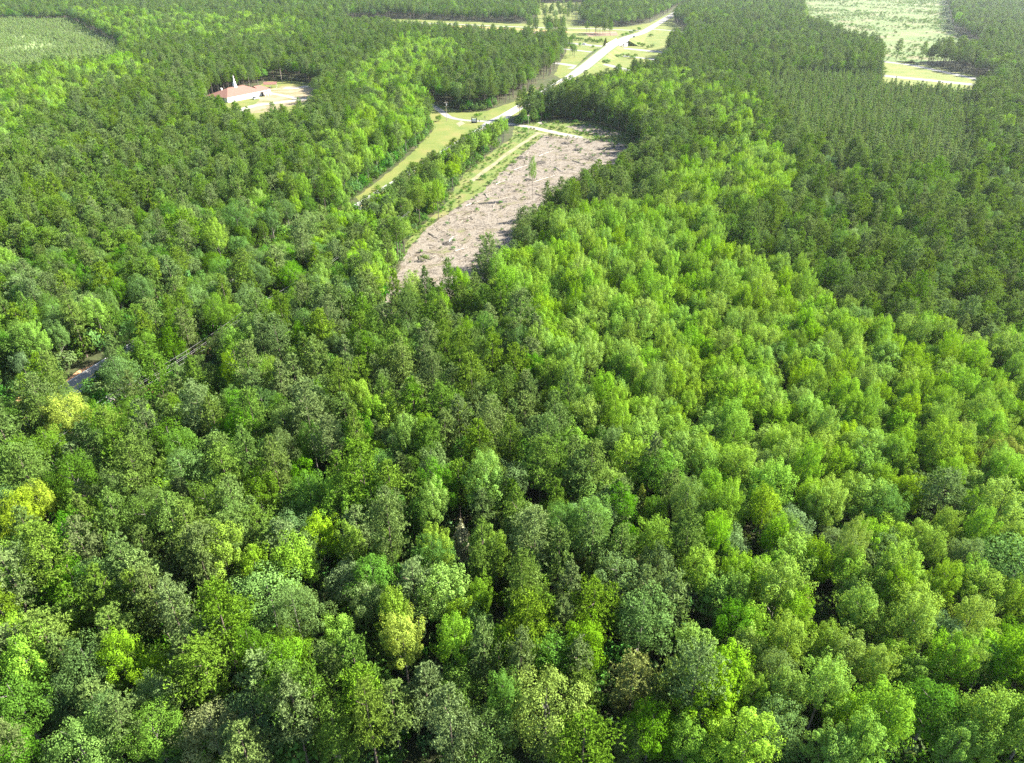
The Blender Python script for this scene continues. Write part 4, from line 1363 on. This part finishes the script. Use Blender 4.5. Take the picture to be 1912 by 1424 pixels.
LOGS = [((995, 341), (1040, 327), "longest pale log lying behind the lone slim tree"), ((1006, 292), (1034, 281), "long pale log lying near the middle of the far cleared ground"), ((1054, 268), (1078, 266), "dark log at the far edge of the cleared ground"),
        ((905, 362), (912, 371), "short log pointing at the camera below the track"), ((838, 452), (847, 442), "pale upright-looking log low on the cleared ground"), ((800, 436), (818, 446), "dark fallen log at the left edge low on the cleared ground"),
        ((925, 345), (950, 335), "pale log halfway up the cleared ground"), ((960, 318), (985, 309), "pale log left of the lone slim tree"), ((1000, 362), (1016, 368), "dark log beside the bare pine trunks"), ((1068, 300), (1090, 307), "brown log in front of the large brush heap"),
        ((1035, 312), (1052, 322), "log right of the lone slim tree"), ((870, 385), (896, 376), "pale log at the narrow middle of the cleared ground"), ((785, 478), (806, 486), "dark log near the lower tip of the cleared ground"), ((850, 470), (876, 462), "pale log low on the right of the cleared ground")]
for (p0, p1, lab) in LOGS:
    A, B = G(*p0), G(*p1)
    e = empty("fallen_log", (A + B) / 2, math.atan2((B - A).y, (B - A).x)); tag(e, lab, "log", "logs on the cleared ground")
    Ln = (B - A).length / 2
    dark = 'dark' in lab or 'brown' in lab
    b = MB(); b.tube([(-Ln, 0, .24), (-Ln * .3, .15, .3), (Ln * .4, -.1, .28), (Ln, .1, .25)], [.19, .17, .14, .08], 7); b.build("stem", M['bark'] if dark else M['deadwood'], e)
    for q in range(3):
        x = Ln * (.1 + .25 * q)
        b = MB(); b.tube([(x, 0, .3), (x + .6, (-1) ** q * .7, .7)], [.07, .03], 4); b.build("branch_stub", M['deadwood'], e)
for i, (px, py, r_, lab) in enumerate(((1104, 297, 3.6, "large dark brush heap right of centre on the cleared ground"), (1078, 280, 2.4, "smaller brush heap beyond the large dark heap"), (1010, 304, 2.6, "dark brush heap just beyond the lone slim tree"),
                                  (1055, 268, 2.2, "brush heap with pale sticks at the far edge of the cleared ground"), (835, 455, 1.8, "low stick heap at the lower end of the cleared ground"), (972, 295, 2.2, "brown brush heap beside the dirt track"), (985, 336, 1.7, "small brush heap left of the lone slim tree's foot"),
                                  (1098, 266, 2.0, "dark brush heap below the thin saplings"))):
    rr = random.Random(i)
    b = MB()
    for q in range(170):
        a, d = rr.uniform(0, 6.28), r_ * math.sqrt(rr.random())
        zz = max(.1, (1 - (d / r_) ** 1.6) * r_ * .48) * rr.uniform(.5, 1.05)
        a2, l = rr.uniform(0, 6.28), rr.uniform(.5, 1.6)
        v = Vector((math.cos(a2) * l, math.sin(a2) * l, rr.uniform(-.3, .5) * l * .6)) / 1
        c = Vector((math.cos(a) * d, math.sin(a) * d, zz))
        b.tube([c - v * .5, c + v * .5], [.05, .03], 3, False)
    o = b.build("brush_pile", M['bark'], None, G(px, py)); tag(o, lab, "brush pile", "brush heaps on the cleared ground")
# weeds and low regrowth round the edges
wx, wy = fill(px_weed, 2.2, 200, 600, .45)
w2x, w2y = fill(px_clear, 3.0, 200, 600, .16)
w3x, w3y = fill([(1055, 236), (1100, 228), (1175, 250), (1190, 290), (1120, 262), (1085, 252)], 2.4, 300, 600, .4)
wx, wy = np.concatenate([wx, w2x, w3x]), np.concatenate([wy, w2y, w3y])
trk = [G(*p) for p in ((1040, 250), (1004, 250), (985, 262), (950, 285), (915, 312), (880, 338))]
kk = np.ones(len(wx), bool)
for a, c in zip(trk, trk[1:]): kk &= seg_dist(wx, wy, a, c) > 2.2
gd = [G(*p) for p in ((925, 228), (965, 233), (1000, 239), (1040, 248), (1085, 257))]
for a, c in zip(gd, gd[1:]): kk &= seg_dist(wx, wy, a, c) > 3.4
wx, wy = wx[kk], wy[kk]
n = len(wx); s = rng.uniform(.12, .4, n) * np.where(rng.uniform(0, 1, n) < .06, 2, 1)
gn_scatter("weed_vegetation", np.stack([wx, wy, np.zeros(n)], 1), rng.uniform(0, 6.28, n), np.stack([s * 1.3, s * 1.3, s], 1), rng.integers(0, 4, n), shr_src, "low weeds and regrowth on and around the cleared ground")
# bare snag among the bright trees
sn = empty("dead_tree", G(1440, 1062, 8) - Vector((0, 0, 8)), 0)
tag(sn, "bare bleached dead tree among bright green crowns at lower right", "tree")
b = MB(); b.tube([(0, 0, 0), (.2, 0, 6), (.05, .25, 10), (.3, .2, 12.5)], [.2, .15, .09, .03], 6); b.build("trunk", M['deadwood'], sn)
rr = random.Random(4)
for q in range(14):
    z = 6.0 + q * .42; a = q * 2.4 + rr.uniform(-.5, .5); l = rr.uniform(.9, 2.2)
    p0 = Vector((.15, .15, z)); p1 = p0 + Vector((math.cos(a) * l, math.sin(a) * l, l * rr.uniform(.3, .9)))
    b = MB(); b.tube([p0, (p0 + p1) / 2 + Vector((0, 0, .12)), p1], [.06, .045, .02], 4, False)
    for w in range(5):
        t = rr.uniform(.35, 1); pp = p0.lerp(p1, t); a2 = a + rr.uniform(-1.3, 1.3); l2 = rr.uniform(.3, .9)
        b.tube([pp, pp + Vector((math.cos(a2) * l2, math.sin(a2) * l2, l2 * rr.uniform(.1, .9)))], [.025, .01], 3, False)
    b.build("limb", M['deadwood'], sn)

# ------------------------------------------------------------------ haze
hb = MB()
hb.box(-3650, 3650, -350, 4650, -1.2, 101)
hm, nt, out = new_mat("haze_air")
pv = nd(nt, "ShaderNodeVolumePrincipled")
pv.inputs["Color"].default_value = (0.86, 0.93, 1.0, 1)
pv.inputs["Density"].default_value = 0.00005
pv.inputs["Anisotropy"].default_value = 0.65
nt.links.new(pv.outputs[0], out.inputs["Volume"])
tag(hb.build("haze", hm), "thin pale summer haze over the wood", kind='stuff')
